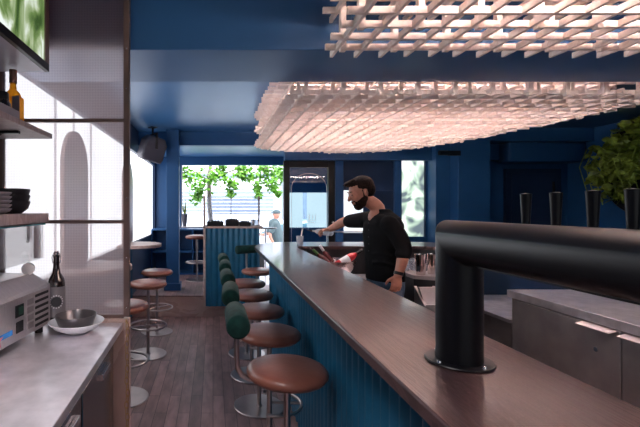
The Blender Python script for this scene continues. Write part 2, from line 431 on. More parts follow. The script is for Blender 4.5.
# right wall, back wall pieces
struct('wall_right', MB().b2(XR, XR+.1, YB, 6.4, 0, CZ), M['navy'])
wr = MB()
wr.b2(1.86, 1.98, 6.3, 6.4, 0, CZ).b2(1.98, 2.89, 6.3, 6.4, 2.25, CZ).b2(2.84, 2.89, 6.3, 6.4, 0, 2.25)
wr.b2(2.89, 3.27, 6.3, 6.4, 0, 1.06).b2(2.89, 3.27, 6.3, 6.4, 2.37, CZ).b2(3.27, XR, 6.3, 6.4, 0, CZ)
struct('wall_far', wr, M['navy'], bev=.003)
struct('trim_7', MB().b2(1.86, 1.98, 6.22, 6.30, 0, 2.45).b2(1.98, 2.80, 6.22, 6.3, 2.32, 2.42).b2(2.76, 2.86, 6.22, 6.3, 0, 2.45), M['navy'], bev=.004)
struct('trim_8', MB().b2(3.29, 3.54, 6.05, 6.3, 0, CZ), M['navy'], bev=.004)
struct('trim_9', MB().b2(3.50, 3.955, 5.85, 6.05, 0, CZ).b2(3.0, XR, 5.86, 6.3, 2.46, CZ), M['navy'], bev=.004)
w = struct('window_2', MB().b2(2.89, 3.27, 6.34, 6.36, 1.06, 2.37), M['frost_plants'])
MB().b2(2.89, 2.90, 6.30, 6.34, 1.06, 2.37).b2(3.26, 3.27, 6.3, 6.34, 1.06, 2.37).build('window_frame', M['navy_dark'], w)
# navy door with a pane and pull bar
d = struct('door_1', MB().b2(1.98, 2.84, 6.27, 6.33, 0, 1.12).b2(1.98, 2.84, 6.27, 6.33, 1.77, 2.25).b2(1.98, 2.0, 6.27, 6.33, 1.12, 1.77).b2(2.30, 2.84, 6.27, 6.33, 1.12, 1.77), M['navy_dark'], bev=.004)
MB().b2(2.0, 2.30, 6.29, 6.30, 1.12, 1.77).build('door_pane', M['frost_door'], d)
MB().tube([(1.72+.10, 6.20, 1.30), (1.72+.10, 6.20, 1.16), (1.72+.12, 6.2, 1.14), (2.3, 6.2, 1.14)], .010).cyl((1.82, 6.2, 1.28), (1.82, 6.27, 1.28), .009).cyl((2.28, 6.2, 1.14), (2.28, 6.28, 1.14), .009).build('door_handle', M['steel'], d)
# right dark door + housing above
d = struct('door_2', MB().b2(4.46, 5.30, 6.24, 6.30, 0, 2.10), M['navy_dark'])
MB().b2(4.54, 5.22, 6.225, 6.24, .12, 2.02).build('door_panel', M['navy_dark'], d, bev=.004)
MB().b2(5.15, 5.17, 6.2, 6.225, 1.55, 1.9).build('door_handle', M['black'], d)
o = MB().b2(4.30, 5.42, 5.95, 6.22, 2.17, 2.46).build('shutter_housing', M['navy'], bev=.03)
tag(o, 'navy painted shutter housing box above the dark door on far wall', 'shutter box')
tag(MB().cyl((3.20, 5.8, 2.28), (3.32, 5.8, 2.28), .035).b2(3.32, 3.50, 5.79, 5.81, 2.24, 2.31).build('spotlight', M['black']), 'small black spotlight on bracket beside frosted plant window', 'spotlight')
# glazed screen with dark frame
g = struct('window_3', MB().b2(1.08, 1.17, 6.25, 6.33, 0, 2.22).b2(1.76, 1.86, 6.25, 6.33, 0, 2.22).b2(1.17, 1.76, 6.25, 6.33, 2.12, 2.22).b2(1.17, 1.76, 6.25, 6.33, 0, .1), M['black'], bev=.004)
MB().b2(1.17, 1.76, 6.285, 6.293, .1, 2.12).build('pane', M['glass_teal'], g)
etch = MB(); cx = 1.47
pts = [(cx-.27, 6.275, .95)]+[(cx-.27*math.cos(a), 6.275, 1.80+.23*math.sin(a)) for a in [PI*i/24 for i in range(25)]]+[(cx+.27, 6.275, .95)]
etch.tube(pts, .0028, n=6)
for x0, x1, z0, z1 in ((-.07, .0, 1.31, 1.40), (.01, .10, 1.31, 1.40)):
    etch.tube([(cx+x0, 6.275, z1), (cx+x0, 6.275, z0), (cx+x1, 6.275, z0), (cx+x1, 6.275, z1)], .0025, n=6)
etch.tube([(cx+.055, 6.275, 1.39), (cx+.055, 6.275, 1.33)], .0025, n=6)
for k in range(12): etch.b2(cx-.075+k*.014, cx-.067+k*.014, 6.273, 6.277, 1.275, 1.283)
etch.build('etched_emblem', M['whitep'], g)
struct('wall_back', MB().b2(XL, XR, YB-.1, YB, 0, .9).b2(XL, XR, YB-.1, YB, 2.4, CZ).b2(XL, XL+.1, YB-.1, YB, .9, 2.4).b2(3.0, XR, YB-.1, YB, .9, 2.4), M['navy'])
struct('window_4', MB().b2(XL+.1, 3.0, YB-.08, YB-.06, .9, 2.4), M['frost_front'])
struct('trim_10', MB().b2(1.08, XR, 6.16, 6.28, 2.22, CZ), M['navy'])
# nook: street wall y=8
sw = MB(); sw.b2(XL, 2.35, 8.0, 8.12, 2.34, 2.6).b2(XL, .55, 8.0, 8.12, 0, 1.12).b2(XL, -.62, 8, 8.12, 1.12, 2.34)
sw.b2(1.40, 2.35, 8, 8.12, 0, 1.12).b2(1.40, 2.35, 8, 8.12, 1.80, 2.34).b2(2.28, 2.35, 8, 8.12, 1.12, 1.8)
struct('wall_front', sw, M['navy'])
struct('window_5', MB().b2(1.42, 1.75, 7.99, 8.0, 1.12, 1.80).b2(1.83, 2.28, 7.99, 8.0, 1.12, 1.80), M['frost_door'])
struct('wall_entry', MB().b2(2.35, 2.45, 6.4, 8.1, 0, 2.6), M['navy'])
struct('trim_11', MB().b2(-.62, .55, 7.86, 8.0, 1.12, 1.145), M['steel'])          # white sill
struct('window_6', MB().b2(-.62, -.60, 8.02, 8.08, 1.145, 2.34), M['steel'])
# low blue shelving under the street window
sh = empty('shelf_unit', (-.65, 7.6, .295), label='blue open shelving cubes built under the street window', cat='shelf')
s = MB(); s.b2(-.47, .67, -.2, .24, .0, .03).b2(-.47, .67, -.2, .24, .80, .825)
for x in (-.47, -.1, .27, .64): s.b2(x, x+.025, -.2, .24, .03, .80)
s.b2(-.445, .64, -.2, .24, .40, .42).b2(-.445, .64, .21, .24, .03, .8)
s.build('carcass', M['navy'], sh)

# ------------------------------------------------------------------ ceiling lattices
def yfar(x):
    pts = [(.50, 4.95), (.60, 5.2), (.75, 5.36), (1.0, 5.5), (1.75, 5.66), (2.2, 5.58), (2.45, 5.38), (2.7, 5.0), (2.9, 4.45), (3.06, 3.62), (3.15, 3.03), (3.2, 2.7)]
    for (a, ya), (b, yb) in zip(pts, pts[1:]):
        if a <= x <= b: return ya+(yb-ya)*(x-a)/(b-a)
    return 2.7
def xmax(y):
    x = 3.2
    while x > 1.7 and yfar(x) < y: x -= .01
    return x
def xmin(y):
    x = .53
    while x < 1.7 and yfar(x) < y: x += .01
    return x
def lattice(name, label, y0, far, tiers, zt, parts_tiers):
    root = empty(name, (1.8, (y0+3)/2, CZ), label=label, cat='light fixture')
    org = Vector(root.location)
    zb = [2.265, 2.44, 2.61]
    W, H = .015, .028
    PW = .026
    stuffm = MB(); nst = 0
    xs = [.59+.122*i for i in range(22)]
    yend = 5.62 if far else 2.04
    ys = [y0+.05+.121*i for i in range(int((yend-y0-.05)/.121)+1)]
    for t in range(3):
        z = zb[t]
        for i, x in enumerate(xs):
            ye = (yfar(x) if far else 2.05)+random.uniform(-.01, .01)
            if ye-y0 < .12: continue
            ys0 = y0+(.0 if far else random.uniform(0, .02))
            box = ((x, (ys0+ye)/2, z), (W, ye-ys0, H))
            if t < parts_tiers:
                MB().box(Vector(box[0])-org, box[1]).build('lengthwise_slat', M['birch'], root)
            else: stuffm.box(Vector(box[0])-org, box[1])
        for j, y in enumerate(ys):
            x0 = (xmin(y)-.02 if far else .535)-random.uniform(0, .02); x1 = (xmax(y)+.02 if far else 3.25)
            if x1-x0 < .15: continue
            box = (((x0+x1)/2, y, z+.001), (x1-x0, W, H))
            if t < parts_tiers:
                MB().box(Vector(box[0])-org, box[1]).build('cross_slat', M['birch'], root)
            else: stuffm.box(Vector(box[0])-org, box[1])
    stuffm2 = MB(); npost = 0; spots = []
    for i in range(0, len(xs)):
        for j in range(0, len(ys)):
            if (i+j*1) % 2 == 0 and j % 2 == 0:
                x = xs[i]+(W+PW)/2; y = ys[j]-(W+PW)/2
                if far and (yfar(min(3.2, max(.52, x))) < y+.03): continue
                spots.append((y*y+(x*x)*.3, x, y))
    spots.sort()
    for k, (_, x, y) in enumerate(spots):
        bx = ((x-org.x, y-org.y, (2.238+CZ)/2-org.z), (PW, PW, CZ-2.238))
        if k < 100: MB().box(*bx).build('upright_peg', M['birch'], root)
        else: stuffm2.box(*bx); npost += 1
    if npost: tag(stuffm2.build('upright_peg', M['birch'], root), kind='stuff')
    else: stuffm2.bm.free()
    if parts_tiers < 3: tag(stuffm.build('upper_slat', M['birch'], root), kind='stuff')
    else: stuffm.bm.free()
    return root, org
r1, o1 = lattice('slatted_ceiling_light', 'pale birch lattice light in front of the ceiling beam, nearest the camera', .45, False, 3, 0, 3)
r2, o2 = lattice('slatted_ceiling_light', 'large rounded pale birch lattice light beyond the ceiling beam, over the bartender', 2.66, True, 3, 0, 1)
for yy, zz in ((.72, -.27), (1.20, -.27), (1.45, -.002)):
    MB().b2(.75-o1.x, 3.1-o1.x, yy-.015-o1.y, yy+.015-o1.y, zz-.024, zz).build('led_strip', M['led'], r1)
for yy in (3.2, 3.65, 4.1, 4.55, 5.0):
    MB().b2(max(.7, xmin(yy)+.1)-o2.x, xmax(yy)-.12-o2.x, yy-.02-o2.y, yy+.02-o2.y, -.03, -.002).build('led_strip', M['led'], r2)

# ------------------------------------------------------------------ bar counter
BZ = 1.10
def arc(cx, cy, r, a0, a1, n=10): return [(cx+r*math.cos(R(a0+(a1-a0)*i/n)), cy+r*math.sin(R(a0+(a1-a0)*i/n))) for i in range(n+1)]
outer = [(.43, -1.2), (.43, 4.12)]+[(.435, 4.28), (.47, 4.45), (.53, 4.60), (.61, 4.72), (.72, 4.80), (.85, 4.84)]+[(2.35, 4.84)]+arc(2.35, 4.44, .40, 80, 0, 8)+[(2.75, 4.02)]
inner = [(2.30, 4.02), (2.30, 4.10)]+arc(2.15, 4.15, .15, 0, 90, 5)+[(1.02, 4.30)]+arc(1.02, 4.135, .165, 90, 180, 6)+[(.857, -1.2)]
bar = empty('bar_counter', (.65, 2.0, 0), label='long U shaped bar counter with dark oak top and blue corrugated front', cat='bar counter')
ofs = lambda pts: [(x-.65, y-2.0) for x, y in pts]
MB().prism(ofs(outer+inner), BZ-.035, BZ).build('bar_top', M['bartop'], bar, bev=.005)
# corrugated front follows an inset path
path = [(.585, -1.2), (.585, 4.15), (.60, 4.32), (.65, 4.47), (.72, 4.58), (.80, 4.65), (.92, 4.68), (2.3, 4.68), (2.5, 4.62), (2.60, 4.45), (2.6, 4.04)]
def resample(path, step):
    out = []; acc = 0
    for (ax, ay), (bx, by) in zip(path, path[1:]):
        L = math.hypot(bx-ax, by-ay); t = acc
        while t < L:
            out.append((ax+(bx-ax)*t/L, ay+(by-ay)*t/L)); t += step
        acc = t-L
    return out
rs = resample(path, .009); cp = []
for i, p in enumerate(rs):
    a = rs[max(0, i-1)]; b = rs[min(len(rs)-1, i+1)]; tx, ty = b[0]-a[0], b[1]-a[1]; l = math.hypot(tx, ty)
    k = .010*math.sin(2*PI*i*.009/.072); cp.append((p[0]-ty/l*k-.65, p[1]+tx/l*k-2.0))
MB().wall_sheet(cp, .02, BZ-.037, .004).build('corrugated_front', M['teal'], bar, angle=60)
# inner body
body = [(.61, -1.2), (.61, 4.2), (.70, 4.50), (.92, 4.64), (2.3, 4.64), (2.5, 4.56), (2.56, 4.04), (2.38, 4.04), (2.38, 4.12), (2.2, 4.36), (1.0, 4.36), (.84, 4.2), (.84, -1.2)]
MB().prism(ofs(body), 0, BZ-.037).build('bar_body', M['inner'], bar)

# tap tower on the bar
tt = empty('beer_tap_tower', (.642, 1.07, BZ), label='black tubular beer tap tower arching over the near bar top', cat='tap tower')
r_ = .0545; zc = 1.413-BZ
m = MB()
# mitred elbow: column and pipe share an elliptical mitre ring
n = 40
A = [m.bm.verts.new((r_*math.cos(2*PI*i/n), r_*math.sin(2*PI*i/n), 0)) for i in range(n)]
B = [m.bm.verts.new((r_*math.cos(2*PI*i/n), r_*math.sin(2*PI*i/n), zc+r_*math.sin(2*PI*i/n))) for i in range(n)]
Cc = [m.bm.verts.new((r_*math.cos(2*PI*i/n), -1.55, zc+r_*math.sin(2*PI*i/n))) for i in range(n)]
for i in range(n):
    j = (i+1) % n; m.bm.faces.new((A[i], A[j], B[j], B[i])); m.bm.faces.new((B[i], B[j], Cc[j], Cc[i]))
m.bm.faces.new(Cc)
m.build('tap_pipe', M['tube'], tt, bev=.004, angle=30)
MB().cyl((0, -1.5, 0), (0, -1.5, zc), r_, n=32).build('rear_column', M['tube'], tt)
MB().lathe([(0, .001), (.079, .001), (.081, .003), (.079, .006), (.0, .006)], n=48).build('base_flange', M['tube'], tt)
for a in (20, 110, 200, 290):
    MB().lathe([(0, .012), (.005, .011), (.0065, .006), (.0065, .0055)], (.069*math.cos(R(a)), .069*math.sin(R(a)), 0), n=12).build('flange_bolt', M['chrome'], tt)
MB().b2(-.006, .006, -1.45, -.085, zc-.058, zc-.050).build('light_slot', M['black'], tt)
for k, (u, dd, wk) in enumerate(((526, .86, 0), (556, .785, 0), (593, .705, 0), (633, .63, 0))):
    x = .672-.642; y = dd*(.672/.642)-1.07-.02
    y = (.672*410/(u-213))-1.07
    h = MB().lathe([(0, 0), (.0055, 0), (.0060, .03), (.0105, .125), (.0108, .128), (.0, .130)], (x, y, 1.530-BZ-.128), n=24).build('tap_handle', M['black'], tt)
    MB().cyl((x, y, zc+.03), (x, y, 1.402-BZ+.004), .008, n=16).build('tap_stem', M['chrome'], h)

# ------------------------------------------------------------------ stools
def stool_parts(root, back=True):
    MB().lathe([(0, 0), (.185, 0), (.19, .002), (.19, .008), (.186, .011), (0, .012)], n=48).build('base_plate', M['pole'], root)
    MB().cyl((0, 0, .011), (0, 0, .70), .0165, n=20).lathe([(.0165, .011), (.028, .011), (.028, .016), (.0165, .02)], n=20).build('pole', M['pole'], root)
    if back:
        a = [(.03+.165*math.cos(R(t)), .165*math.sin(R(t)), .30) for t in range(-110, 111, 10)]
        MB().tube(a, .010, n=10).cyl((0, 0, .30), (.195, 0, .30), .008, n=10).build('footrest', M['pole'], root)
    else:
        a = [(.185*math.cos(R(t)), .185*math.sin(R(t)), .30) for t in range(0, 360, 10)]
        MB().tube(a, .010, n=10, closed=True).cyl((-.185, 0, .296), (.185, 0, .296), .008, n=10).b2(-.02, .02, -.025, .025, .28, .31).build('footrest', M['pole'], root)
    MB().lathe([(0, .690), (.15, .690), (.178, .697), (.192, .714), (.192, .726), (.180, .743), (.155, .752), (.08, .756), (0, .757)], n=56).build('seat', M['leather'], root, angle=60)
    if back:
        pts = [(-.06, 0, .682), (-.13, 0, .682), (-.175, 0, .686), (-.215, 0, .705), (-.236, 0, .74), (-.24, 0, .80), (-.24, 0, .93)]
        MB().tube(pts, .0125, n=12).build('back_support', M['pole'], root)
        MB().lathe([(0, -.148), (.040, -.148), (.050, -.143), (.054, -.132), (.054, .132), (.050, .143), (.040, .148), (0, .148)], (-.24, 0, .972), n=32, axis=(0, 1, 0)).build('back_bolster', M['velvet'], root, angle=60)
barlab = ['chestnut leather bar stool nearest the camera, green bolster back', 'leather bar stool second from the camera along the bar front', 'leather bar stool third from the camera along the bar front',
          'leather bar stool fourth from the camera along the bar front', 'leather bar stool fifth from the camera, farthest in the straight row', 'leather bar stool at the rounded bar end, bolster turned to face across']
s0 = empty('bar_stool', (.352, 1.95, 0), label=barlab[0], cat='bar stool', group='green backed stools along the bar')
stool_parts(s0)
for k, y in enumerate((2.53, 3.10, 3.67, 4.22)): dup(s0, (.348, y, 0), R((-2, 1, -1, 2)[k]), barlab[k+1])
dup(s0, (.54, 5.02, 0), R(-62), barlab[5])
ws = empty('window_stool', (-.70, 3.24, 0), label='backless leather stool beside the nearer window ledge, seen partly behind the mesh screen', cat='bar stool', group='backless stools at the window ledges')
stool_parts(ws, False)
dup(ws, (-.665, 4.2, 0), .3, 'backless leather stool midway between the two window ledges')
dup(ws, (-.677, 4.96, 0), .8, 'backless leather stool at the farther window ledge, in front of the platform step')
dup(ws, (-.27, 6.85, .295), 0, 'backless leather stool up on the platform behind the corrugated stand')

# ------------------------------------------------------------------ window ledges
def ledge(y0, y1, xr, label):
    r = (y1-y0)/2; cy = (y0+y1)/2
    pts = [(XL, y0)]+arc(xr-r, cy, r, -90, 90, 16)+[(XL, y1)]
    root = empty('window_ledge', (XL, cy, 0), label=label, cat='ledge table')
    MB().prism([(x-XL, y-cy) for x, y in pts], 1.022, 1.06).build('ledge_top', M['ply'], root, bev=.004)
    MB().b2(.03, .06, -.15, .15, .75, 1.022).build('bracket', M['brown'], root)
    return root
ledge(2.82, 3.46, -.625, 'rounded plywood window ledge behind the mesh screen')
ledge(4.75, 5.39, -.64, 'rounded plywood window ledge beyond the screen post')
# pink arched divider panels against the window
def arch_panel(y0, y1, ztop, label):
    r = (y1-y0)/2; cy = (y0+y1)/2
    root = empty('arched_panel', (XL+.02, cy, 1.06), label=label, cat='panel')
    o = Vector((XL+.02, cy, 1.06))
    out = [(0, y0-cy, .0)]+[(0, -r*math.cos(PI*i/20), (ztop-r-1.06)+r*math.sin(PI*i/20)) for i in range(21)]+[(0, y1-cy, .0)]
    MB().poly(out, (.028, 0, 0)).build('panel_board', M['ply'], root)
    inn = [(.0285, (y0-cy)*.93, .0)]+[(.0285, -r*.93*math.cos(PI*i/20), (ztop-r-1.06)+r*.93*math.sin(PI*i/20)) for i in range(21)]+[(.0285, (y1-cy)*.93, .0)]
    MB().poly(inn, (.002, 0, 0)).build('panel_face', M['arch'], root)
arch_panel(2.95, 3.52, 2.10, 'pink arched panel standing on the window ledge behind the mesh screen')
arch_panel(4.94, 5.50, 2.10, 'pink arched panel by the farther window ledge, mostly behind the screen post')

# ------------------------------------------------------------------ mesh screen
scn = empty('mesh_screen', (-.46, 2.07, 0), label='brown framed wire mesh screen standing at the end of the steel counter', cat='screen')
q = lambda x0, x1, y0, y1, z0, z1: MB().b2(x0+.46, x1+.46, y0-2.07, y1-2.07, z0, z1)
q(-.449, -.420, 2.055, 2.085, .955, CZ).build('post', M['brown'], scn)
q(-1.075, -1.055, 2.055, 2.085, .955, CZ).build('post', M['brown'], scn)
for z in (.955, 1.43, 1.94): q(-1.055, -.449, 2.06, 2.08, z-.008, z+.009).build('rail', M['brown'], scn)
q(-1.12, -.435, 2.069, 2.071, .955, CZ).build('wire_mesh', M['mesh'], scn)
q(-1.12, -.420, 2.05, 2.09, 0, .945).build('lower_panel', M['ply'], scn)
bolts = MB()
for z in (1.0, 1.25, 1.55, 1.8, 2.1, 2.3): bolts.sph((.026, -.016, z), .004, u=8, v=6)
bolts.build('rivets', M['chrome'], scn)

# ------------------------------------------------------------------ steel counter on the left
ang = -math.atan(-.0317)
cn = empty('steel_counter', (-.448, 2.04, 0), R(1.8), label='brushed steel work counter with dark doors along the left wall', cat='counter')
q = lambda x0, x1, y0, y1, z0, z1: MB().b2(x0, x1, y0, y1, z0, z1)
q(-.64, 0, -1.62, 0, .895, .93).build('worktop', M['steel_top'], cn, bev=.003)
q(-.62, -.045, -1.6, -.01, .08, .895).build('cabinet_body', M['brown'], cn)
q(-.60, -.08, -1.58, -.04, 0, .08).build('plinth', M['black'], cn)
for (a, b) in ((-.62, -.18), (-1.10, -.64), (-1.58, -1.12)):
    dr = q(-.045, -.022, a, b, .10, .86).build('door', M['steel_dark'], cn, bev=.003)
    q(-.022, -.006, b-.20, b-.06, .80, .825).build('door_handle', M['chrome'], dr, bev=.002)

# chain hanging beside the counter
ch = MB(); z = .915; k = 0
while z > .03:
    t = Vector((0, 0, 1)); a = [((.0085*math.cos(R(w)), 0, .019*math.sin(R(w))) if k % 2 else (.004*math.cos(R(w)), .0075*math.cos(R(w)), .019*math.sin(R(w)))) for w in range(0, 360, 30)]
    ch.tube([(-.425+p[0]+.003*math.sin(k*1.3), 2.03+p[1], z+p[2]) for p in a], .0024, n=6, closed=True); z -= .030; k += 1
ch.tube([(-.425, 2.03, .928), (-.43, 2.036, .945), (-.435, 2.045, .93)], .003, n=6)
tag(ch.build('chain', M['brass']), 'brass chain hanging down the end post beside the steel counter', 'chain')

# ------------------------------------------------------------------ things on the steel counter
CT = .93
# vacuum sealer / grill machine
mc = empty('countertop_machine', (-.765, 1.93, CT), R(-6), label='steel countertop appliance with sloped front, switches and vent slots', cat='appliance')
prof = [(0, .03), (0, .215), (-.085, .262), (-.33, .262), (-.33, .03)]
m = MB(); m.poly([(x, 0, z) for x, z in prof], (0, -.75, 0)); m.build('housing', M['steel'], mc, bev=.004)
MB().poly([(-.006, -.012, .195), (.010, -.03, .205), (-.075, -.03, .270), (-.09, -.012, .262)], (0, -.55, 0)).build('sloped_hood', M['steel'], mc, bev=.003)
v = MB()
for r0 in range(6):
    v.b2(-.001, .0015, -.135, -.022, .048+r0*.026, .060+r0*.026)
v.build('vent_slots', M['black'], mc)
for r0 in range(4): MB().b2(0, .003, -.20, -.15, .055+r0*.034, .080+r0*.034).build('control_button', M['steel_grey'], mc, bev=.002)
MB().b2(-.001, .003, -.285, -.225, .125, .175).build('power_switch', M['black'], mc, bev=.002)
MB().b2(.003, .006, -.265, -.235, .135, .165).build('green_rocker', M['green_switch'], mc, bev=.001)
MB().b2(-.001, .004, -.28, -.23, .062, .108).build('timer_switch', M['black'], mc, bev=.002)
bd = MB().b2(.0, .002, -.385, -.305, .066, .086).build('badge', M['blue'], mc)
st = []
for i in range(10):
    rr = .036 if i % 2 == 0 else .013; a = PI/2+i*PI/5; st.append((.0015, -.40+rr*math.cos(a), .068+rr*math.sin(a)))
MB().poly(st, (.0015, 0, 0)).build('star_emblem', M['pink'], mc)
for a, b in ((-.30, -.05), (-.03, -.05), (-.30, -.7), (-.03, -.7)): MB().cyl((a, b, 0), (a, b, .03), .018, n=14).build('foot', M['black'], mc)
MB().cyl((-.085, -.04, .29), (-.075, -.065, .29), .028, n=24).cyl((-.08, -.05, .262), (-.08, -.05, .29), .006).build('dial', M['whitep'], mc)
# steel bowl on the machine
tag(MB().lathe([(0, .002), (.05, .0), (.055, .004), (.085, .05), (.10, .13), (.108, .168), (.106, .168), (.095, .12), (.06, .03), (0, .015)], (-.965, 1.62, CT+.264), n=40).build('steel_bowl', M['chrome']), 'deep steel bowl standing on the countertop appliance at picture edge', 'bowl')
# beer bottle
bt = empty('beer_bottle', (-.765, 2.003, CT), label='brown swing-top beer bottle with grey label behind the white bowl', cat='bottle')
MB().lathe([(0, 0), (.038, 0), (.041, .006), (.041, .20), (.037, .225), (.020, .255), (.0155, .285), (.0145, .325), (.016, .33), (.016, .34), (0, .342)], n=36).build('glass_body', M['beer'], bt, angle=60)
lb = MB().lathe([(.0414, .045), (.0418, .045), (.0418, .19), (.0414, .19)], n=36).build('paper_label', M['label'], bt)
MB().lathe([(0, .0425), (.024, .0425), (.024, .0432), (0, .0432)], (0, 0, .12), n=28, axis=(.35, -.94, 0)).build('x', M['ink'], lb).name = 'round_emblem'
for k in range(14):
    a = 2*PI*k/14; ax = Vector((.35, -.94, 0)).normalized(); tx = Vector((.94, .35, 0))
    pass
em = MB(); ax = Vector((.349, -.937, 0)); tx = Vector((.937, .349, 0))
for k in range(16):
    a = 2*PI*k/16
    off = .030*math.cos(a); zz = .12+.030*math.sin(a)
    th = off/.0418; base = math.atan2(-.937, .349)+th
    c = Vector((.0423*math.cos(base), .0423*math.sin(base), zz))
    em.box(c, (.0015, .006, .006), rot=(0, 0, base))
em.build('white_lettering_ring', M['labelw'], lb)
bpy.data.objects['round_emblem'].location = (0, 0, 0)
MB().tube([(.018, 0, .30), (.022, 0, .33), (.012, 0, .352), (-.012, 0, .352), (-.022, 0, .33), (-.018, 0, .30)], .002, n=6).lathe([(0, .342), (.012, .342), (.013, .352), (.008, .360), (0, .361)], n=16).build('swing_stopper', M['copper'], bt)
# bowls
tag(MB().lathe([(0, .0), (.05, 0), (.055, .004), (.095, .022), (.124, .050), (.122, .052), (.09, .027), (.05, .009), (0, .008)], (-.628, 1.89, CT), n=56).build('white_bowl', M['white'], angle=60), 'shallow white bowl on the steel counter, holding a grey bowl', 'bowl')
tag(MB().lathe([(0, 0), (.062, 0), (.074, .006), (.090, .048), (.092, .058), (.090, .058), (.083, .045), (.068, .010), (0, .006)], (-.628, 1.88, CT+.026), n=56).build('grey_bowl', M['greybowl'], angle=60), 'dark grey metal bowl nested in the white bowl', 'bowl')

# ------------------------------------------------------------------ shelves, cabinet, glass guard
cb = empty('wall_cabinet', (-.966, 1.2, 2.175), label='wall cabinet at top left with framed green foliage front', cat='cabinet')
MB().b2(-.154, .135, -.9, .83, .0, .47).build('carcass', M['shelfwood'], cb).data.materials[0] = M['lilac']
MB().b2(.135, .155, -.9, .83, -.002, .035).build('bottom_rail', M['black'], cb)
MB().b2(.135, .155, .79, .83, .035, .47).build('side_stile', M['brown'], cb)
def foliage_mat():
    m = bpy.data.materials.new('green_foliage_print'); m.use_nodes = True
    nt = m.node_tree; N = nt.nodes; L = nt.links; b = N['Principled BSDF']
    tc = N.new('ShaderNodeTexCoord'); mp = N.new('ShaderNodeMapping'); mp.inputs['Rotation'].default_value = (R(35), 0, 0); mp.inputs['Scale'].default_value = (1, 3.2, 1.6)
    n = N.new('ShaderNodeTexNoise'); n.inputs['Scale'].default_value = 2.2; n.inputs['Detail'].default_value = 7; n.inputs['Distortion'].default_value = 1.0
    L.new(tc.outputs['Object'], mp.inputs[0]); L.new(mp.outputs[0], n.inputs[0])
    cr = N.new('ShaderNodeValToRGB'); e = cr.color_ramp.elements
    e[0].position = .33; e[0].color = (.04, .09, .02, 1); e[1].position = .60; e[1].color = (.92, 1, .95, 1)
    x = e.new(.45); x.color = (.16, .26, .08, 1); x = e.new(.53); x.color = (.42, .52, .30, 1)
    L.new(n.outputs[0], cr.inputs[0]); L.new(cr.outputs[0], b.inputs['Emission Color']); b.inputs['Emission Strength'].default_value = .5
    b.inputs['Base Color'].default_value = (.02, .02, .02, 1); b.inputs['Roughness'].default_value = .15
    return m
MB().b2(.135, .147, -.9, .79, .035, .47).build('lit_display_panel', foliage_mat(), cb)

def shelf(name, z0, z1, y0, y1, label):
    r = empty(name, (-.96, (y0+y1)/2, z0), label=label, cat='shelf'); h = (y1-y0)/2
    MB().b2(-.16, .165, -h, h, 0, z1-z0).build('board', M['shelfwood'], r, bev=.002)
    if z0 > 1.6: MB().b2(-.155, .10, h-.22, h-.20, -.012, 0).b2(-.155, -.135, h-.22, h-.20, -.12, -.012).tube([(-.145, h-.21, -.11), (.02, h-.21, -.012)], .006, n=6).build('bracket', M['black'], r)
shelf('wall_shelf', 1.842, 1.866, .7, 2.03, 'wooden upper wall shelf holding the amber bottle')
shelf('wall_shelf', 1.432, 1.475, .7, 1.985, 'wooden lower wall shelf holding the stacked bowls')
ab = empty('amber_bottle', (-.958, 1.965, 1.866), label='amber glass spirit bottle with brown cork cap on upper shelf', cat='bottle')
MB().b2(-.042, .042, -.028, .028, 0, .165, bev=.008).lathe([(.040, .160), (.030, .185), (.016, .20), (.014, .232), (0, .232)], n=24).build('glass_body', M['amber'], ab)
MB().cyl((0, 0, .232), (0, 0, .295), .0175, n=20).build('cap', M['cork'], ab)
MB().b2(.008, .0435, -.0295, -.0275, .09, .165).build('paper_label', M['label'], ab)
jr = empty('spice_jar', (-.925, 1.79, 1.866), label='squat dark glass jar left of the amber bottle on upper shelf', cat='jar')
MB().lathe([(0, 0), (.038, 0), (.040, .01), (.040, .09), (.030, .105), (0, .105)], n=24).build('glass_body', M['beer'], jr)
MB().lathe([(0, .105), (.031, .105), (.031, .135), (.028, .14), (0, .14)], n=24).build('lid', M['black'], jr)
MB().lathe([(.0405, .02), (.041, .02), (.041, .075), (.0405, .075)], n=24).build('paper_label', M['amber'], jr)
tag(MB().b2(-.905, -.80, 1.40, 1.70, 1.866, 1.90).build('storage_box', M['greyware'], bev=.004), 'flat grey box at the front edge of the upper shelf', 'box')
bw = MB().lathe([(0, 0), (.045, 0), (.05, .003), (.074, .022), (.083, .05), (.083, .058), (.080, .058), (.078, .045), (.06, .012), (0, .006)], n=40)
b0 = tag(bw.build('stoneware_bowl', M['blackware'], angle=60), 'black bowl on lower shelf, bottom of its stack', 'bowl', 'black bowls stacked on the lower shelf')
b0.location = (-.928, 1.88, 1.475)
for k, t in ((1, 'middle'), (2, 'top')): dup(b0, (-.928, 1.88, 1.475+k*.027), 0, 'black bowl on lower shelf, %s of its stack' % t)
g0 = MB().lathe([(0, 0), (.05, 0), (.072, .010), (.082, .020), (.082, .024), (.07, .015), (0, .006)], n=40)
g0 = tag(g0.build('stoneware_dish', M['greyware'], angle=60), 'grey shallow dish, lowest of five stacked in front of the black bowls', 'dish', 'grey dishes stacked on the lower shelf')
g0.location = (-.905, 1.66, 1.475)
for k, t in enumerate(('second from bottom', 'middle one', 'second from top', 'topmost')): dup(g0, (-.905, 1.66, 1.475+(k+1)*.0165), 0, 'grey shallow dish, %s of five stacked before the black bowls' % t)
gg = empty('glass_guard', (-.835, 1.7, 1.2), label='glass sneeze guard hanging below the lower shelf', cat='glass guard')
MB().b2(-.006, 0, -.7, .33, .055, .218).build('front_pane', M['glass'], gg)
MB().b2(-.27, -.006, .324, .33, .055, .218).build('end_pane', M['glass'], gg)
MB().b2(-.27, .004, -.7, .334, .218, .225).build('top_pane', M['glass_edge'], gg)
MB().b2(-.04, -.02, .30, .334, .055, .218).build('corner_post', M['ply'], gg)
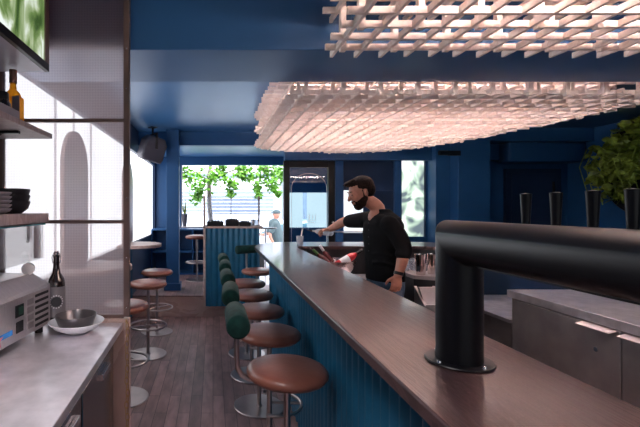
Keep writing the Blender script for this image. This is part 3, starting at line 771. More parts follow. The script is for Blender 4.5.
MB().b2(-.05, -.035, .25, .27, .15, .232).cyl((-.0425, .26, .15), (-.0425, .24, .14), .006).build('clip', M['chrome'], gg)

# ------------------------------------------------------------------ right side back bar
fg = empty('undercounter_fridge', (2.17, 3.02, 0), label='long stainless bar fridge with two doors and pinkish pull tabs', cat='fridge')
MB().b2(-.005, .72, -3.2, 0, .848, .90).build('steel_top', M['steel_top'], fg, bev=.002)
MB().b2(.02, .72, -3.18, -.02, .08, .848).build('fridge_body', M['steel_grey'], fg)
MB().b2(.06, .70, -3.15, -.05, 0, .08).build('plinth', M['black'], fg)
yy = -.02
for k, wd in enumerate((1.14-.0, .60, .60, .6)):
    if k == 0:
        a, b = -.05-.0, -.835
    else:
        a, b = -.845-(k-1)*.62, -.845-(k-1)*.62-.61
    dr = MB().b2(.0, .02, b, a,   .11, .838).build('door', M['steel_grey'], fg, bev=.003)
    if k == 0: hy0, hy1 = -.815, -.61
    elif k == 1: hy0, hy1 = -1.03, -.86
    else: hy0, hy1 = a-.2, a-.03
    MB().poly([(.004, hy0, .838), (-.045, hy0, .826), (-.045, hy0, .821), (.004, hy0, .832)], (0, hy1-hy0, 0)).build('pull_tab', M['tab'], dr, bev=.001)
    MB().cyl((-.006, (hy0+hy1)/2-.01 if k else -.70, .70), (.001, (hy0+hy1)/2-.01 if k else -.70, .70), .013, n=20).build('lock', M['chrome'], dr)
tag(MB().b2(2.66, 2.89, .6, 2.62, .905, .93, bev=.004).build('drip_tray', M['black']), 'flat black tray lying at the back of the bar fridge top', 'tray')
struct('wall_half', MB().b2(2.90, 3.0, -.4, 4.9, 0, 1.12), M['navy_dark'])
sk = empty('low_steel_counter', (2.2, 3.5, 0), label='low steel counter standing beyond the end of the bar fridge', cat='counter')
MB().b2(0, .68, -.46, .42, .645, .67).build('steel_top', M['steel_top'], sk)
MB().b2(.02, .67, -.45, .41, 0, .645).build('cabinet_body', M['steel_grey'], sk)
# black workstation behind the bar with glasses and shakers
wk = empty('bar_workstation', (1.95, 3.8, 0), label='black workstation cabinet behind the bartender carrying glasses and shakers', cat='cabinet')
WKZ = .95
MB().prism([(-.31, .44), (-.31, -.45), (-.13, -.55), (.12, -.55), (.12, .44)], WKZ-.03, WKZ).build('worktop', M['steel_grey'], wk)
MB().prism([(-.30, .43), (-.30, -.43), (-.12, -.53), (.11, -.53), (.11, .43)], 0, WKZ-.03).build('cabinet_body', M['inner'], wk)
tag(MB().poly([(1.56, 3.02, .78), (1.70, 3.02, .78), (1.70, 3.10, .90), (1.56, 3.10, .90)], (0, .02, 0)).poly([(1.55, 3.0, 0), (1.55, 3.16, 0), (1.55, 3.16, .90), (1.55, 3.0, .78)], (.02, 0, 0)).poly([(1.69, 3.0, 0), (1.69, 3.16, 0), (1.69, 3.16, .90), (1.69, 3.0, .78)], (.02, 0, 0)).b2(1.56, 1.70, 3.0, 3.02, 0, .79).build('ice_well', M['steel_grey']), 'stainless ice well with sloping lid in front of the black workstation', 'ice well')
sh0 = MB().lathe([(0, 0), (.033, 0), (.036, .004), (.045, .14), (.047, .165), (.0475, .168), (.0455, .168), (.043, .14), (.034, .01), (0, .008)], n=36)
sh0 = tag(sh0.build('cocktail_shaker', M['shaker'], angle=60), 'steel shaker tin on black workstation, left one of the pair', 'shaker', 'shaker tins on the workstation')
sh0.location = (1.712, 3.38, WKZ)
dup(sh0, (1.83, 3.42, WKZ), 0, 'steel shaker tin on black workstation, right one beside the tap column')
gl = MB().lathe([(.0, .003), (.026, 0), (.030, .004), (.036, .085), (.0345, .085), (.028, .008), (0, .008)], n=24)
gl = tag(gl.build('upturned_glass', M['tumbler']), 'one of the small clear tumblers clustered on the black workstation', 'glass', 'tumblers on the workstation')
gl.location = (1.70, 3.62, WKZ)
for dx, dy in ((.085, .01), (.17, -.01), (.255, 0), (.03, .09), (.12, .10), (.20, .09), (.29, .08), (-.0, .18), (.09, .19), (.18, .18), (.27, .17)): dup(gl, (1.70+dx*.95, 3.62+dy, WKZ))

# sink shelf + wine bowl
sb = empty('speed_rail', (1.25, 4.14, 0), label='black inner worktop under the far bar leg holding the wine cooler', cat='worktop')
MB().b2(-.36, .36, -.32, .15, .78, .81).build('worktop', M['steel_top'], sb)
MB().b2(-.35, .35, -.30, .14, 0, .78).build('cabinet_body', M['inner'], sb)
wb = Vector((1.20, 4.06, .81))
tag(MB().lathe([(0, 0), (.10, 0), (.11, .01), (.17, .08), (.205, .165), (.212, .178), (.204, .178), (.198, .165), (.16, .08), (.10, .02), (0, .015)], wb, n=56).build('wine_cooler', M['copper'], angle=60), 'wide copper toned steel wine cooler bowl behind the bar', 'wine cooler')
icm = MB()
for i in range(70):
    a = random.uniform(0, 6.28); r0 = .17*math.sqrt(random.random())
    icm.box(wb+Vector((r0*math.cos(a), r0*math.sin(a), .125+random.uniform(-.01, .02))), (.03, .03, .03), rot=(random.random()*3, random.random()*3, 0))
tag(icm.build('ice', M['ice']), 'crushed ice filling the wine cooler', 'ice', kind='stuff')
def wine(name, base, tip, body, neckm, label, labm):
    base = Vector(base); tip = Vector(tip); ax = (tip-base).normalized(); L = (tip-base).length; k = L/.30
    r = empty(name, base, label=label, cat='bottle')
    MB().lathe([(0, 0), (.034*k, 0), (.037*k, .006), (.037*k, .17*k), (.030*k, .195*k), (.015*k, .222*k), (.014*k, .26*k)], (0, 0, 0), n=28, axis=ax).build('glass_body', body, r, angle=60)
    MB().lathe([(.0145*k, .225*k), (.0155*k, .228*k), (.0155*k, .30*k), (0, .301*k)], (0, 0, 0), n=20, axis=ax).build('foil_cap', neckm, r)
    MB().lathe([(.0375*k, .05*k), (.038*k, .05*k), (.038*k, .14*k), (.0375*k, .14*k)], (0, 0, 0), n=28, axis=ax).build('paper_label', labm, r)
wine('wine_bottle', wb+Vector((-.02, -.03, .10)), P(313, 249.5, 4.08), M['redglass'], M['greenfoil'], 'dark rose wine bottle with green foil leaning left in the cooler', M['redglass'])
wine('wine_bottle', wb+Vector((.02, .07, .10)), P(320, 245.5, 4.10), M['redglass'], M['labelw'], 'wine bottle with white cap leaning left behind the green foiled one', M['redglass'])
wine('wine_bottle', wb+Vector((.0, -.07, .13)), P(363, 250, 4.0), M['red'], M['black'], 'red wine bottle leaning right in the cooler beside the bartender', M['labelw'])

# glass with straw on bar
gp = P(300, 245, 4.42)
gs = empty('straw_tumbler', (gp.x, 4.42, BZ), label='small clear tumbler with white straw on the bar top being filled', cat='glass')
MB().lathe([(0, .0), (.030, 0), (.033, .004), (.038, .10), (.036, .10), (.031, .012), (0, .010)], n=32).build('tumbler', M['plastic'], gs)
MB().cyl((-.005, 0, .015), (.028, 0, .175), .0065, n=10).build('straw', M['whitep'], gs)

# ------------------------------------------------------------------ corrugated stand with glass screen and black decks
st = empty('corrugated_stand', (.255, 5.58, .17), label='blue corrugated serving stand on the platform edge, glass screen above', cat='stand')
sx0, sx1 = -.375, .375
MB().wall_sheet([(sx0+.02+b, a-.03) for a, b in []] or [(x, y-.03) for x, y in corr(sx0+.02, sx1)], 0, 1.055, .004).build('corrugated_front', M['teal'], st, angle=60)
MB().b2(sx0+.02, sx1, .0, .05, 0, 1.05).b2(sx0+.02, sx0+.05, .05, .5, .125, 1.05).b2(sx1-.03, sx1, .05, .5, .125, 1.05).build('stand_body', M['teal'], st)
MB().b2(sx0, sx1+.045, -.045, .52, 1.055, 1.08).build('stand_top', M['ply'], st)
MB().b2(sx0-.012, sx0+.018, -.045, -.01, .0, 1.50).build('post', M['ply'], st)
MB().b2(.398, .420, .33, .36, 1.08, 1.50).build('post', M['brown'], st)
MB().b2(.0, .010, .34, .352, 1.08, 1.49).build('post', M['shelfwood'], st)
MB().b2(sx0+.0, .398, .342, .348, 1.10, 1.49).build('glass_pane', M['glass_haze'], st)
SZ = 1.25
def deck(x, y, w, h, label):
    r = empty('audio_deck', (x, y, SZ), label=label, cat='audio deck')
    MB().b2(-w/2, w/2, -.13, .13, 0, h, bev=.006).build('casing', M['black'], r)
    for k in range(5): MB().cyl((-w/2+.03+k*(w-.06)/4, -.08, h), (-w/2+.03+k*(w-.06)/4, -.08, h+.018), .010, n=12).build('knob', M['black'], r)
    MB().lathe([(0, h), (w*.3, h), (w*.3, h+.012), (0, h+.014)], (0, .03, 0), n=28).build('jog_wheel', M['tube'], r)
deck(.03, 5.76, .23, .062, 'black audio deck at the left end of the corrugated stand')
deck(.265, 5.76, .18, .085, 'taller black audio mixer in the middle of the corrugated stand')
deck(.44, 5.76, .16, .055, 'black audio deck at the right end of the corrugated stand')
c0 = MB().lathe([(0, 0), (.022, 0), (.026, .09), (.024, .09), (.020, .01), (0, .008)], n=20)
c0 = tag(c0.build('drinking_glass', M['tumbler']), 'clear drinking glass on the corrugated stand, left of three', 'glass', 'glasses on the corrugated stand'); c0.location = (.546, 5.66, SZ)
dup(c0, (.602, 5.70, SZ), 0, 'clear drinking glass on the corrugated stand, middle of three'); dup(c0, (.572, 5.78, SZ), 0, 'clear drinking glass on the corrugated stand, rear of three')

# ------------------------------------------------------------------ speaker
sp = empty('loudspeaker', (-.86, 5.85, 2.345), R(35), label='black rounded loudspeaker hung on a bracket below the ceiling by the window', cat='speaker')
out = [(-.15, -.18), (-.17, -.12), (-.17, .09), (-.11, .175), (.11, .175), (.17, .09), (.17, -.12), (.15, -.18)]
m = MB(); m.poly([(x, .11, z) for x, z in out], (0, -.20, 0)); o = m.build('cabinet', M['pot'], sp, bev=.02); o.rotation_euler = (R(14), R(12), 0)
o = MB().poly([(x*.86, -.092, z*.86) for x, z in out], (0, -.01, 0)).build('grille', M['pot'], sp); o.rotation_euler = (R(14), R(12), 0)
MB().b2(-.015, .015, -.12, .12, .19, .21).b2(-.015, .015, -.135, -.115, -.02, .21).b2(-.015, .015, .115, .135, -.02, .21).cyl((0, 0, .2), (0, 0, .30), .014).b2(-.05, .05, -.05, .05, .295, .305).build('bracket', M['black'], sp)

# ------------------------------------------------------------------ plants
def leaf_cluster(n, cfun, size, seed=1, mname='foliage', droop=.4):
    rnd = random.Random(seed); m = MB()
    for i in range(n):
        c = Vector(cfun(rnd)); s = size*rnd.uniform(.6, 1.25)
        rot = Euler((rnd.uniform(-1.2, 1.2), rnd.uniform(-1.2, 1.2), rnd.uniform(0, 6.28))).to_matrix()
        pts = [(0, -.5, 0), (.22, -.3, .04), (.34, 0, .07), (.2, .3, .04), (0, .55, -.05), (-.2, .3, .04), (-.34, 0, .07), (-.22, -.3, .04)]
        vs = [m.bm.verts.new(c+rot@(Vector(p)*s)) for p in pts]; cc = m.bm.verts.new(c+rot@Vector((0, 0, -.02*s)))
        for k in range(8): m.bm.faces.new((vs[k], vs[(k+1) % 8], cc))
    return m
vn = empty('street_tree', (-.03, 9.0, -.3), label='leafy tree with grey trunk outside the street window', cat='tree')
tr = MB().tube([(0, 0, -.05), (.01, 0, 1.2), (-.05, 0, 1.9), (-.06, 0, 2.5), (.05, -.05, 3.2)], [.06, .055, .05, .045, .03], n=12)
tr.tube([(-.06, 0, 2.45), (.5, -.2, 2.62), (1.4, -.25, 2.66)], [.02, .018, .01], n=8).tube([(-.06, 0, 2.4), (-.4, -.2, 2.6), (-.8, -.2, 2.6)], [.02, .016, .01], n=8)
tr.build('trunk', M['bark'], vn)
clumps = [(-.60, 2.50, .16), (-.45, 2.42, .16), (-.25, 2.20, .15), (-.15, 2.42, .18), (.05, 2.46, .14), (.25, 2.5, .14), (.42, 2.30, .12), (.6, 2.5, .12), (.85, 2.45, .12), (.98, 2.22, .10), (1.15, 2.42, .13), (1.38, 2.50, .15), (1.32, 2.25, .10), (-.32, 2.02, .09), (.42, 2.1, .07), (1.0, 2.05, .05), (1.42, 2.1, .05), (-.7, 2.58, .15), (1.5, 2.6, .15), (.2, 2.62, .12), (.7, 2.64, .12), (1.1, 2.64, .12)]
def tf(r):
    x, z, s = r.choice(clumps); return (x+r.gauss(0, s*.62), -.25+r.gauss(0, .08), z+.0+r.gauss(0, s*.55))
leaf_cluster(1500, tf, .10, 3).build('foliage', M['leaf'], vn, smooth=False)
pp = empty('potted_plant', (-.545, 7.90, 1.145), label='charcoal cone pot with spiky snake plant on the street window sill', cat='plant')
MB().lathe([(0, 0), (.035, 0), (.06, .24), (.055, .24), (.05, .22), (0, .21)], n=24).build('pot', M['pot'], pp)
lm = MB()
for k, (a, l, t) in enumerate(((.2, .30, .35), (1.1, .34, .1), (2.6, .26, .3), (3.6, .30, .15), (5.0, .22, .4))):
    d = Vector((math.cos(a)*t, math.sin(a)*t*.4, 1)).normalized(); s = Vector((-math.sin(a), math.cos(a), 0))*.016
    b = Vector((0, 0, .20)); ring = [b-s*.6, b+d*l*.5-s, b+d*l, b+d*l*.5+s, b+s*.6]
    lm.poly([tuple(v) for v in ring], (.002, .002, 0))
lm.build('leaves', M['leaf_dark'], pp, smooth=False)
# wall planter on the right
wp = empty('wall_planter', (XR, 5.08, 2.02), label='round dark wall planter overflowing with trailing green leaves on right wall', cat='plant')
MB().lathe([(0, 0), (.63, 0), (.65, .03), (.63, .05), (.60, .05), (.58, .02), (0, .02)], (0, 0, 0), n=56, axis=(-1, 0, 0)).build('round_disc', M['black'], wp)
def wf(r):
    a = r.uniform(0, 6.28); q = r.uniform(.0, 1)**.5
    y = q*.58*math.cos(a); z = .22+q*.38*math.sin(a)
    if y > .1: z -= r.random()*.40
    return (-.10-r.random()*.22, y, z)
leaf_cluster(900, wf, .13, 5).build('foliage', M['leaf_dark'], wp, smooth=False)
vm = MB()
for k in range(9):
    y = .62-k*.1; pts = [(-.25, y, .3), (-.33, y+.03, .05), (-.28, y+.02*math.sin(k), -.2), (-.24, y-.02, -.38-.05*(k % 3))]
    vm.tube(pts, .006, n=5)
vm.build('trailing_stems', M['leaf_dark'], wp)

# ------------------------------------------------------------------ street outside
st0 = struct('ground_outside', MB().b2(-9, 12, 8.12, 24, -.36, -.30), M['concrete'])
fc = MB().b2(-9, 12, 15, 15.4, -.3, 7)
fa = empty('street_building', (0, 15, -.3), label='white building across the street with blue grey shutter bands', cat='building')
MB().b2(-9, 12, 0, .4, 0, 7).build('wall', M['facade'], fa)
for (a, b, z0, z1) in ((-3.6, -.4, 1.6, 2.5), (-.2, 2.2, 1.6, 2.5), (2.5, 3.6, 1.4, 2.9), (-3.6, 3.0, 2.9, 3.05), (-4, 4, .9, 1.0), (-4, 4, 3.6, 3.75)):
    MB().b2(a, b, -.05, 0, z0, z1).build('shutter', M['facade_band'], fa)
for k in range(7):
    MB().b2(-3.6, 2.2, -.07, -.05, 1.62+k*.13, 1.645+k*.13).build('slat_line', M['facade'], fa)
cr_ = empty('parked_car', (2.4, 11.9, -.3), label='white car parked across the pavement outside the street window', cat='car')
side = [(-2.1, .35), (-2.1, .85), (-1.9, .98), (-1.35, 1.05), (-.75, 1.42), (.6, 1.47), (1.25, 1.10), (1.95, 1.0), (2.15, .8), (2.15, .35)]
MB().poly([(x, -.8, z) for x, z in side], (0, 1.6, 0)).build('body', M['carpaint'], cr_, bev=.06)
MB().poly([(x, -.815, z) for x, z in [(-1.2, 1.08), (-.7, 1.36), (.55, 1.40), (1.1, 1.10)]], (0, 1.63, 0)).build('window', M['carglass'], cr_)
for x in (-1.3, 1.35):
    for y in (-.72, .72): MB().cyl((x, y-.1, .32), (x, y+.1, .32), .32, n=28).build('wheel', M['black'], cr_)
tb = empty('cafe_table', (1.12, 8.75, -.3), label='small round black cafe table outside the entrance', cat='table')
MB().lathe([(0, 1.36), (.24, 1.36), (.25, 1.37), (.25, 1.385), (0, 1.39)], n=36).build('table_top', M['black'], tb)
MB().cyl((0, 0, 0), (0, 0, 1.36), .022).lathe([(0, 0), (.2, 0), (.2, .015), (0, .02)], n=28).build('leg', M['steel_grey'], tb)

# ------------------------------------------------------------------ people
def limb(mb, pts, radii, n=16, flat=1.0, steps=4):
    """smooth tapering limb through points"""
    P_ = [Vector(p) for p in pts]; out = []; rr = []
    k = len(P_)
    for i in range(k-1):
        p0 = P_[max(i-1, 0)]; p1 = P_[i]; p2 = P_[i+1]; p3 = P_[min(i+2, k-1)]
        for s in range(steps):
            t = s/steps
            out.append(.5*((2*p1)+(-p0+p2)*t+(2*p0-5*p1+4*p2-p3)*t*t+(-p0+3*p1-3*p2+p3)*t**3))
            rr.append(radii[i]+(radii[i+1]-radii[i])*t)
    out.append(P_[-1]); rr.append(radii[-1])
    mb.tube(out, rr, n=n)
    for p, r in ((out[0], rr[0]), (out[-1], rr[-1])): mb.sph(p, r*.995, u=14, v=8)
    return mb
def hand(mb, wrist, d, palm_n, curl, side, k=1.0, spread=.12):
    """wrist point, direction d along the hand, palm_n = the way the palm faces, side=+1/-1 thumb side"""
    d = Vector(d).normalized(); nrm = Vector(palm_n); nrm = (nrm-d*nrm.dot(d)).normalized(); s = d.cross(nrm)*side
    w = Vector(wrist)
    mb.loft([(w, .026*k, .019*k, s, nrm), (w+d*.03*k, .034*k, .017*k, s, nrm), (w+d*.065*k, .041*k, .015*k, s, nrm), (w+d*.092*k, .040*k, .012*k, s, nrm)], n=18)
    for i, (off, ln) in enumerate(((.030, .074), (.0105, .083), (-.0095, .077), (-.029, .060))):
        base = w+d*.082*k+s*off*k; dd = (d+s*(off*spread*12)).normalized(); ln *= k
        pts = [base-d*.01]; ang_ = 0; p = base
        for j, fr_ in enumerate((.45, .31, .24)):
            ang_ += curl[j]
            dirn = dd*math.cos(ang_)+nrm*math.sin(ang_); p = p+dirn*ln*fr_; pts.append(p)
        limb(mb, [pts[0], base]+pts[1:], [.0092*k, .0094*k, .0086*k, .0078*k, .0066*k], n=10, steps=2)
    tb_ = w+d*.028*k+s*.026*k
    t1 = tb_+(s*.75+d*.55+nrm*.25).normalized()*.034*k; t2 = t1+(s*.35+d*.75+nrm*.45).normalized()*.028*k; t3 = t2+(s*.05+d*.85+nrm*.5).normalized()*.022*k
    limb(mb, [tb_, t1, t2, t3], [.014*k, .0115*k, .0098*k, .0075*k], n=10, steps=2)

# bartender : left side towards the camera, facing -x, right arm reaching away
head_c = P(361.5, 192.5, 3.30)
def bartender():
    root = empty('person', (1.36, 3.32, 0), label='bearded man in black long shirt and jeans behind the bar, pouring from a clear bottle', cat='person')
    O = Vector(root.location)
    f = Vector((-1, -.12, 0)).normalized(); sd = Vector((f.y, -f.x, 0))   # sd: towards his right (+y)
    sd = Vector((-.12, 1, 0)).normalized()
    up = Vector((0, 0, 1))
    hip = Vector((1.385, 3.30, .95))
    neckb = P(376, 214, 3.30); neckb.z = 1.465
    sL = P(389, 224.5, 3.14); sR = Vector((1.30, 3.485, 1.40))
    elL = P(404, 249, 3.07); wrL = P(398, 276, 3.05)
    elR = Vector((1.20, 3.74, 1.375)); wrR = P(330, 229.0, 3.98)
    b = MB()
    # torso, sections listed bottom up
    secs = [(hip+Vector((.0, 0, -.10)), .165, .115, sd, f), (hip, .172, .122, sd, f), (hip+Vector((-.005, 0, .11)), .155, .115, sd, f),
            (Vector((1.372, 3.30, 1.17)), .165, .118, sd, f), (Vector((1.366, 3.30, 1.29)), .185, .122, sd, f), (Vector((1.370, 3.30, 1.37)), .19, .112, sd, f),
            (Vector((1.375, 3.305, 1.425)), .155, .085, sd, f), (Vector((1.37, 3.305, 1.46)), .085, .066, sd, f)]
    b.loft(secs, n=28)
    limb(b, [neckb+Vector((0, 0, -.04)), Vector((1.325, 3.30, 1.50)), head_c+Vector((.045, 0, -.06))], [.062, .055, .054])
    # head : skull, jaw, nose, brow, ear ; looking to -x and down
    tilt = Matrix.Rotation(R(-22), 3, 'Y')
    hd = lambda v: head_c+tilt@Vector(v)
    def s_(c, r): b.sph(hd(c), r, rot=tilt, u=28, v=18)
    s_((.012, 0, .030), (.100, .076, .094)); s_((-.030, 0, -.035), (.066, .058, .078)); s_((-.052, 0, -.088), (.034, .034, .028))
    s_((-.062, 0, .010), (.040, .056, .052))
    s_((-.078, 0, .030), (.022, .050, .014))
    b.tube([hd((-.093, 0, .022)), hd((-.112, 0, -.008)), hd((-.119, 0, -.020))], [.008, .011, .012], n=12); b.sph(hd((-.117, 0, -.021)), .0125, u=12, v=8)
    for y in (-.012, .012): b.sph(hd((-.106, y, -.024)), .008, u=10, v=8)
    s_((-.094, 0, -.050), (.014, .024, .007)); s_((-.090, 0, -.062), (.013, .020, .007))
    for y in (-.074, .074): b.sph(hd((.006, y, -.010)), (.016, .008, .030), rot=tilt, u=14, v=10)
    # arms
    limb(b, [sL, (sL+elL)/2+Vector((.015, -.01, 0)), elL, (elL*.55+wrL*.45)+Vector((.006, 0, 0)), wrL], [.060, .052, .044, .041, .028])
    hand(b, wrL+Vector((-.002, 0, .01)), Vector((-.12, .02, -1)), Vector((.1, 1, 0)), (.35, .55, .4), -1)
    limb(b, [sR, (sR+elR)/2, elR, elR*.55+wrR*.45, wrR], [.060, .052, .044, .040, .027])
    dR = (P(318, 230.5, 4.06)-wrR).normalized()
    hand(b, wrR-dR*.01, dR, Vector((.10, -.15, -1)), (.55, .75, .6), 1)
    # legs
    for y, dx in ((-.095, .0), (.095, -.06)):
        kn = Vector((1.375+dx, 3.30+y, .50)); an = Vector((1.40+dx, 3.30+y, .09))
        limb(b, [hip+sd*y+Vector((0, 0, -.06)), kn, an], [.088, .058, .040])
        limb(b, [an+Vector((.03, 0, -.045)), an+Vector((-.10, 0, -.055)), an+Vector((-.17, 0, -.06))], [.036, .034, .025])
    me = remeshed(b, .0055, 3)
    for v in me.vertices: v.co -= O
    mobj('body', me, M['skin'], root)
    off = lambda mb_: mb_
    def rel(me):
        for v in me.vertices: v.co -= O
        return me
    # shirt
    s = MB()
    infl = [(c, ra+.016, rb+.018, a, d) for c, ra, rb, a, d in secs]
    infl[0] = (infl[0][0]+Vector((0, 0, .075)), .182, .138, sd, f); infl[1] = (infl[1][0]+Vector((0, 0, .03)), .184, .136, sd, f)
    infl[-1] = (infl[-1][0]+Vector((.0, 0, .005)), .092, .074, sd, f); infl.append((Vector((1.352, 3.30, 1.492)), .070, .066, sd, f))
    s.loft(infl, n=28)
    limb(s, [sL, (sL+elL)/2+Vector((.012, -.01, 0)), elL+Vector((0, 0, .0)), elL*.80+wrL*.20], [.070, .066, .057, .053])
    s.tube([elL*.85+wrL*.15, elL*.72+wrL*.28], .055, n=16)
    limb(s, [sR, sR*.6+elR*.4, sR*.25+elR*.75], [.072, .066, .060])
    limb(s, [sL+Vector((-.02, .06, .01)), sR+Vector((.02, -.06, .01))], [.066, .070])
    for (zz, q0) in ((1.05, .006), (1.12, .004), (1.22, .005)):
        s.tube([Vector((1.37, 3.30, zz))+f*(.128*math.cos(t))+sd*(-.178*math.sin(t))+Vector((0, 0, .03*math.sin(2*t))) for t in [PI*i/10+.3 for i in range(9)]], .010, n=6)
    me = remeshed(s, .008, 4); o = mobj('shirt', rel(me), M['shirt'], root)
    bt_ = MB()
    for k in range(5): bt_.sph(Vector((1.37, 3.30, 1.38-k*.055))+f*.140+sd*(-.03)-O, .005, u=8, v=6)
    bt_.build('buttons', M['ink'], root)
    # jeans
    j = MB()
    j.loft([(hip+Vector((0, 0, -.12)), .172, .125, sd, f), (hip+Vector((0, 0, -.02)), .180, .132, sd, f), (hip+Vector((0, 0, .03)), .176, .128, sd, f)], n=28)
    for y, dx in ((-.095, .0), (.095, -.06)):
        kn = Vector((1.375+dx, 3.30+y, .50)); an = Vector((1.40+dx, 3.30+y, .12))
        limb(j, [hip+sd*y+Vector((0, 0, -.06)), kn, an], [.099, .072, .060])
    mobj('jeans', rel(remeshed(j, .010, 3)), M['jeans'], root)
    for y, dx in ((-.095, .0), (.095, -.06)):
        an = Vector((1.40+dx, 3.30+y, .05))-O
        sh_ = MB(); sh_.sph(an+Vector((-.06, 0, .005)), (.15, .052, .045)).b2(an.x-.20, an.x+.085, an.y-.045, an.y+.045, 0.0, .025, bev=.01); sh_.build('shoe', M['black'], root)
    # hair : cap + swept quiff, sides short
    h = MB()
    def hs(c, r, rt=None): h.sph(hd(c), r, rot=tilt if rt is None else tilt@rt, u=24, v=16)
    hs((.020, 0, .046), (.099, .079, .088)); hs((-.020, 0, .092), (.082, .060, .036)); hs((-.058, 0, .084), (.040, .050, .028))
    hs((.045, 0, .010), (.071, .0775, .075)); 
    for y in (-.066, .066): h.sph(hd((-.006, y, .005)), (.016, .009, .048), rot=tilt)
    for k in range(16):
        y = -.045+.09*random.random(); a0 = hd((-.03, y, .115+random.uniform(-.008, .006))); a1 = hd((-.075, y, .113)); a2 = hd((-.098-random.uniform(0, .014), y, .100+random.uniform(-.012, .014)))
        h.tube([a0, a1, a2], [.012, .010, .003], n=6)
    me = remeshed(h, .005, 2)
    # cut the face free: keep hair behind/above the hairline
    bm = bmesh.new(); bm.from_mesh(me); inv = tilt.inverted(); kill = []
    for v in bm.verts:
        q = inv@(v.co-head_c)
        if q.x < -.035 and q.z < .070+max(0, -.06-q.x)*.3: kill.append(v)
        elif q.x < -.018 and q.z < .03: kill.append(v)
        elif q.z < -.05 and q.x < .02: kill.append(v)
        elif abs(q.y) > .05 and q.x < .018 and q.z < -.02: kill.append(v)
    bmesh.ops.delete(bm, geom=kill, context='VERTS'); bm.to_mesh(me); bm.free()
    mobj('hair', rel(me), M['hair'], root)
    bd_ = MB()
    def bs(c, r): bd_.sph(hd(c), r, rot=tilt, u=24, v=16)
    bs((-.036, 0, -.050), (.068, .0615, .066)); bs((-.062, 0, -.092), (.038, .038, .036)); bs((-.010, 0, -.035), (.050, .068, .058)); bs((-.088, 0, -.044), (.016, .026, .008))
    me = remeshed(bd_, .0045, 2)
    bm = bmesh.new(); bm.from_mesh(me); kill = []
    for v in bm.verts:
        q = inv@(v.co-head_c)
        if q.z > -.028-(q.x+.03)*-.35 and q.x < -.02 and not (q.x < -.085 and q.z < -.036): kill.append(v)
        elif q.x > .0: 
            if q.z > .0 or q.x > .014 : kill.append(v)
        elif q.z > -.012 and q.x > -.02: kill.append(v)
        elif q.x < -.092 and -.064 < q.z < -.050: kill.append(v)
    bmesh.ops.delete(bm, geom=list(set(kill)), context='VERTS'); bm.to_mesh(me); bm.free()
    mobj('beard', rel(me), M['beard'], root)
    for y in (-.034, .034):
        MB().sph(hd((-.0885, y, .012))-O, (.008, .011, .004), rot=tilt).build('eye', M['eye'], root)
        MB().tube([hd((-.092, y*.55, .034))-O, hd((-.096, y, .040))-O, hd((-.082, y*1.45, .036))-O], [.003, .004, .002], n=6).build('eyebrow', M['hair'], root)
    # watch
    wd = (wrL-elL).normalized(); wc = wrL-wd*.02-O
    w_ = MB().tube([wc-wd*.012, wc+wd*.012], .0335, n=24); w_.build('watch', M['black'], root)
    # tattoo patches on forearm
    return root, wrR, dR
man, wrR, dR = bartender()
# bottle held in the right hand
b0p = P(331, 233, 4.03); b1p = P(305.5, 230.0, 4.36)
b0p = P(331.5, 233, 4.02)
cb_ = empty('pouring_bottle', b0p, label='clear plastic bottle held sideways in the bartender right hand', cat='bottle')
ax = (b1p-b0p)
MB().lathe([(0, 0), (.028, 0), (.031, .006), (.031, .17), (.026, .20), (.012, .235), (.011, .27), (0, .27)], (0, 0, 0), n=28, axis=ax).build('bottle_body', M['plastic'], cb_, angle=60)
MB().lathe([(.012, .268), (.013, .27), (.013, .295), (.005, .30), (.004, .36), (0, .36)], (0, 0, 0), n=14, axis=ax).build('pour_spout', M['black'], cb_)

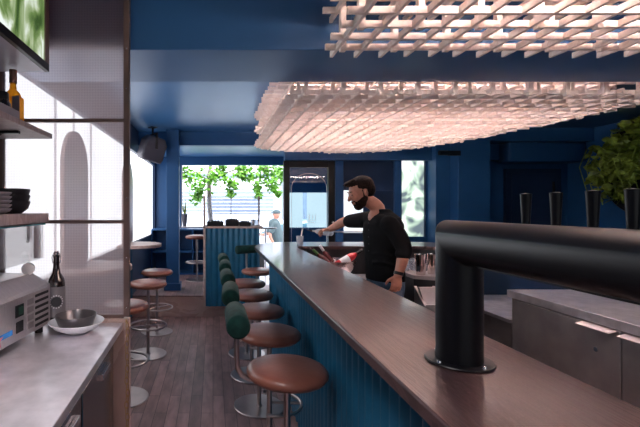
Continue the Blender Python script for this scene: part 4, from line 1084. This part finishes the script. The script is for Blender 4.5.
def pedestrian():
    root = empty('person', (1.62, 10.3, -.3), label='pedestrian in dark cap, grey shirt and tan shorts bending forward outside the entrance', cat='person')
    b = MB()
    limb(b, [(0.05, 0, .95), (-.02, 0, 1.2), (-.06, 0, 1.40)], [.15, .15, .13]); limb(b, [(-.07, 0, 1.42), (-.02, 0, 1.56)], [.06, .055])
    b.sph((-.0, 0, 1.64), (.095, .08, .115)); b.sph((-.095, 0, 1.63), (.02, .015, .02))
    limb(b, [(-.06, -.17, 1.40), (-.20, -.20, 1.15), (-.12, -.2, .95)], [.055, .045, .03]); hand(b, (-.12, -.2, .95), (.2, 0, -1), (1, 0, 0), (.3, .4, .3), 1)
    limb(b, [(-.06, .17, 1.40), (-.20, .20, 1.15), (-.38, .15, 1.12)], [.055, .045, .03]); hand(b, (-.38, .15, 1.12), (-1, 0, 0), (0, 0, -1), (.3, .4, .3), 1)
    for y in (-.09, .09): limb(b, [(.05, y, .9), (.02+y*.5, y, .5), (.08+y, y, .07)], [.085, .06, .04]); limb(b, [(.1+y, y, .035), (-.10+y, y, .03)], [.035, .03])
    mobj('body', remeshed(b, .009, 3), M['skin'], root)
    s = MB(); limb(s, [(0.05, 0, .93), (-.02, 0, 1.2), (-.06, 0, 1.40)], [.172, .172, .15]); limb(s, [(-.06, -.17, 1.40), (-.17, -.19, 1.21)], [.075, .065]); limb(s, [(-.06, .17, 1.40), (-.17, .19, 1.21)], [.075, .065])
    mobj('shirt', remeshed(s, .012, 3), M['grey_cloth'], root)
    s = MB(); s.sph((.05, 0, .90), (.175, .175, .12))
    for y in (-.09, .09): limb(s, [(.05, y, .88), (.02+y*.5, y, .5)], [.105, .09])
    mobj('shorts', remeshed(s, .012, 3), M['tan_cloth'], root)
    MB().sph((.0, 0, 1.69), (.105, .09, .075)).sph((-.10, 0, 1.68), (.07, .07, .012)).build('cap', M['grey_cloth'], root)
    root.location.x = 1.60
pedestrian()

# ------------------------------------------------------------------ light
wd = bpy.data.worlds.new('World'); sc.world = wd; wd.use_nodes = True
bg = wd.node_tree.nodes['Background']; bg.inputs[0].default_value = (.86, .92, 1, 1); bg.inputs[1].default_value = 3.0
sun = bpy.data.lights.new('sun', 'SUN'); sun.energy = 3; sun.angle = R(3); so = bpy.data.objects.new('sun', sun); col.objects.link(so); so.rotation_euler = (R(40), R(25), 0)
def area(name, loc, rot, sx, sy, e, c=(1, 1, 1)):
    l = bpy.data.lights.new(name, 'AREA'); l.shape = 'RECTANGLE'; l.size = sx; l.size_y = sy; l.energy = e; l.color = c
    o = bpy.data.objects.new(name, l); col.objects.link(o); o.location = loc; o.rotation_euler = rot; return o
area('added_counter_fill', (-.55, .3, 2.6), (0, 0, 0), .5, 1.2, 17, (1, .93, .95)).data.spread = R(100)  # added fill lamp, not a room fixture; brightens the steel counter and machine
sc.view_settings.view_transform = 'Standard'; sc.view_settings.look = 'None'; sc.view_settings.gamma = 1; sc.view_settings.exposure = 0.95
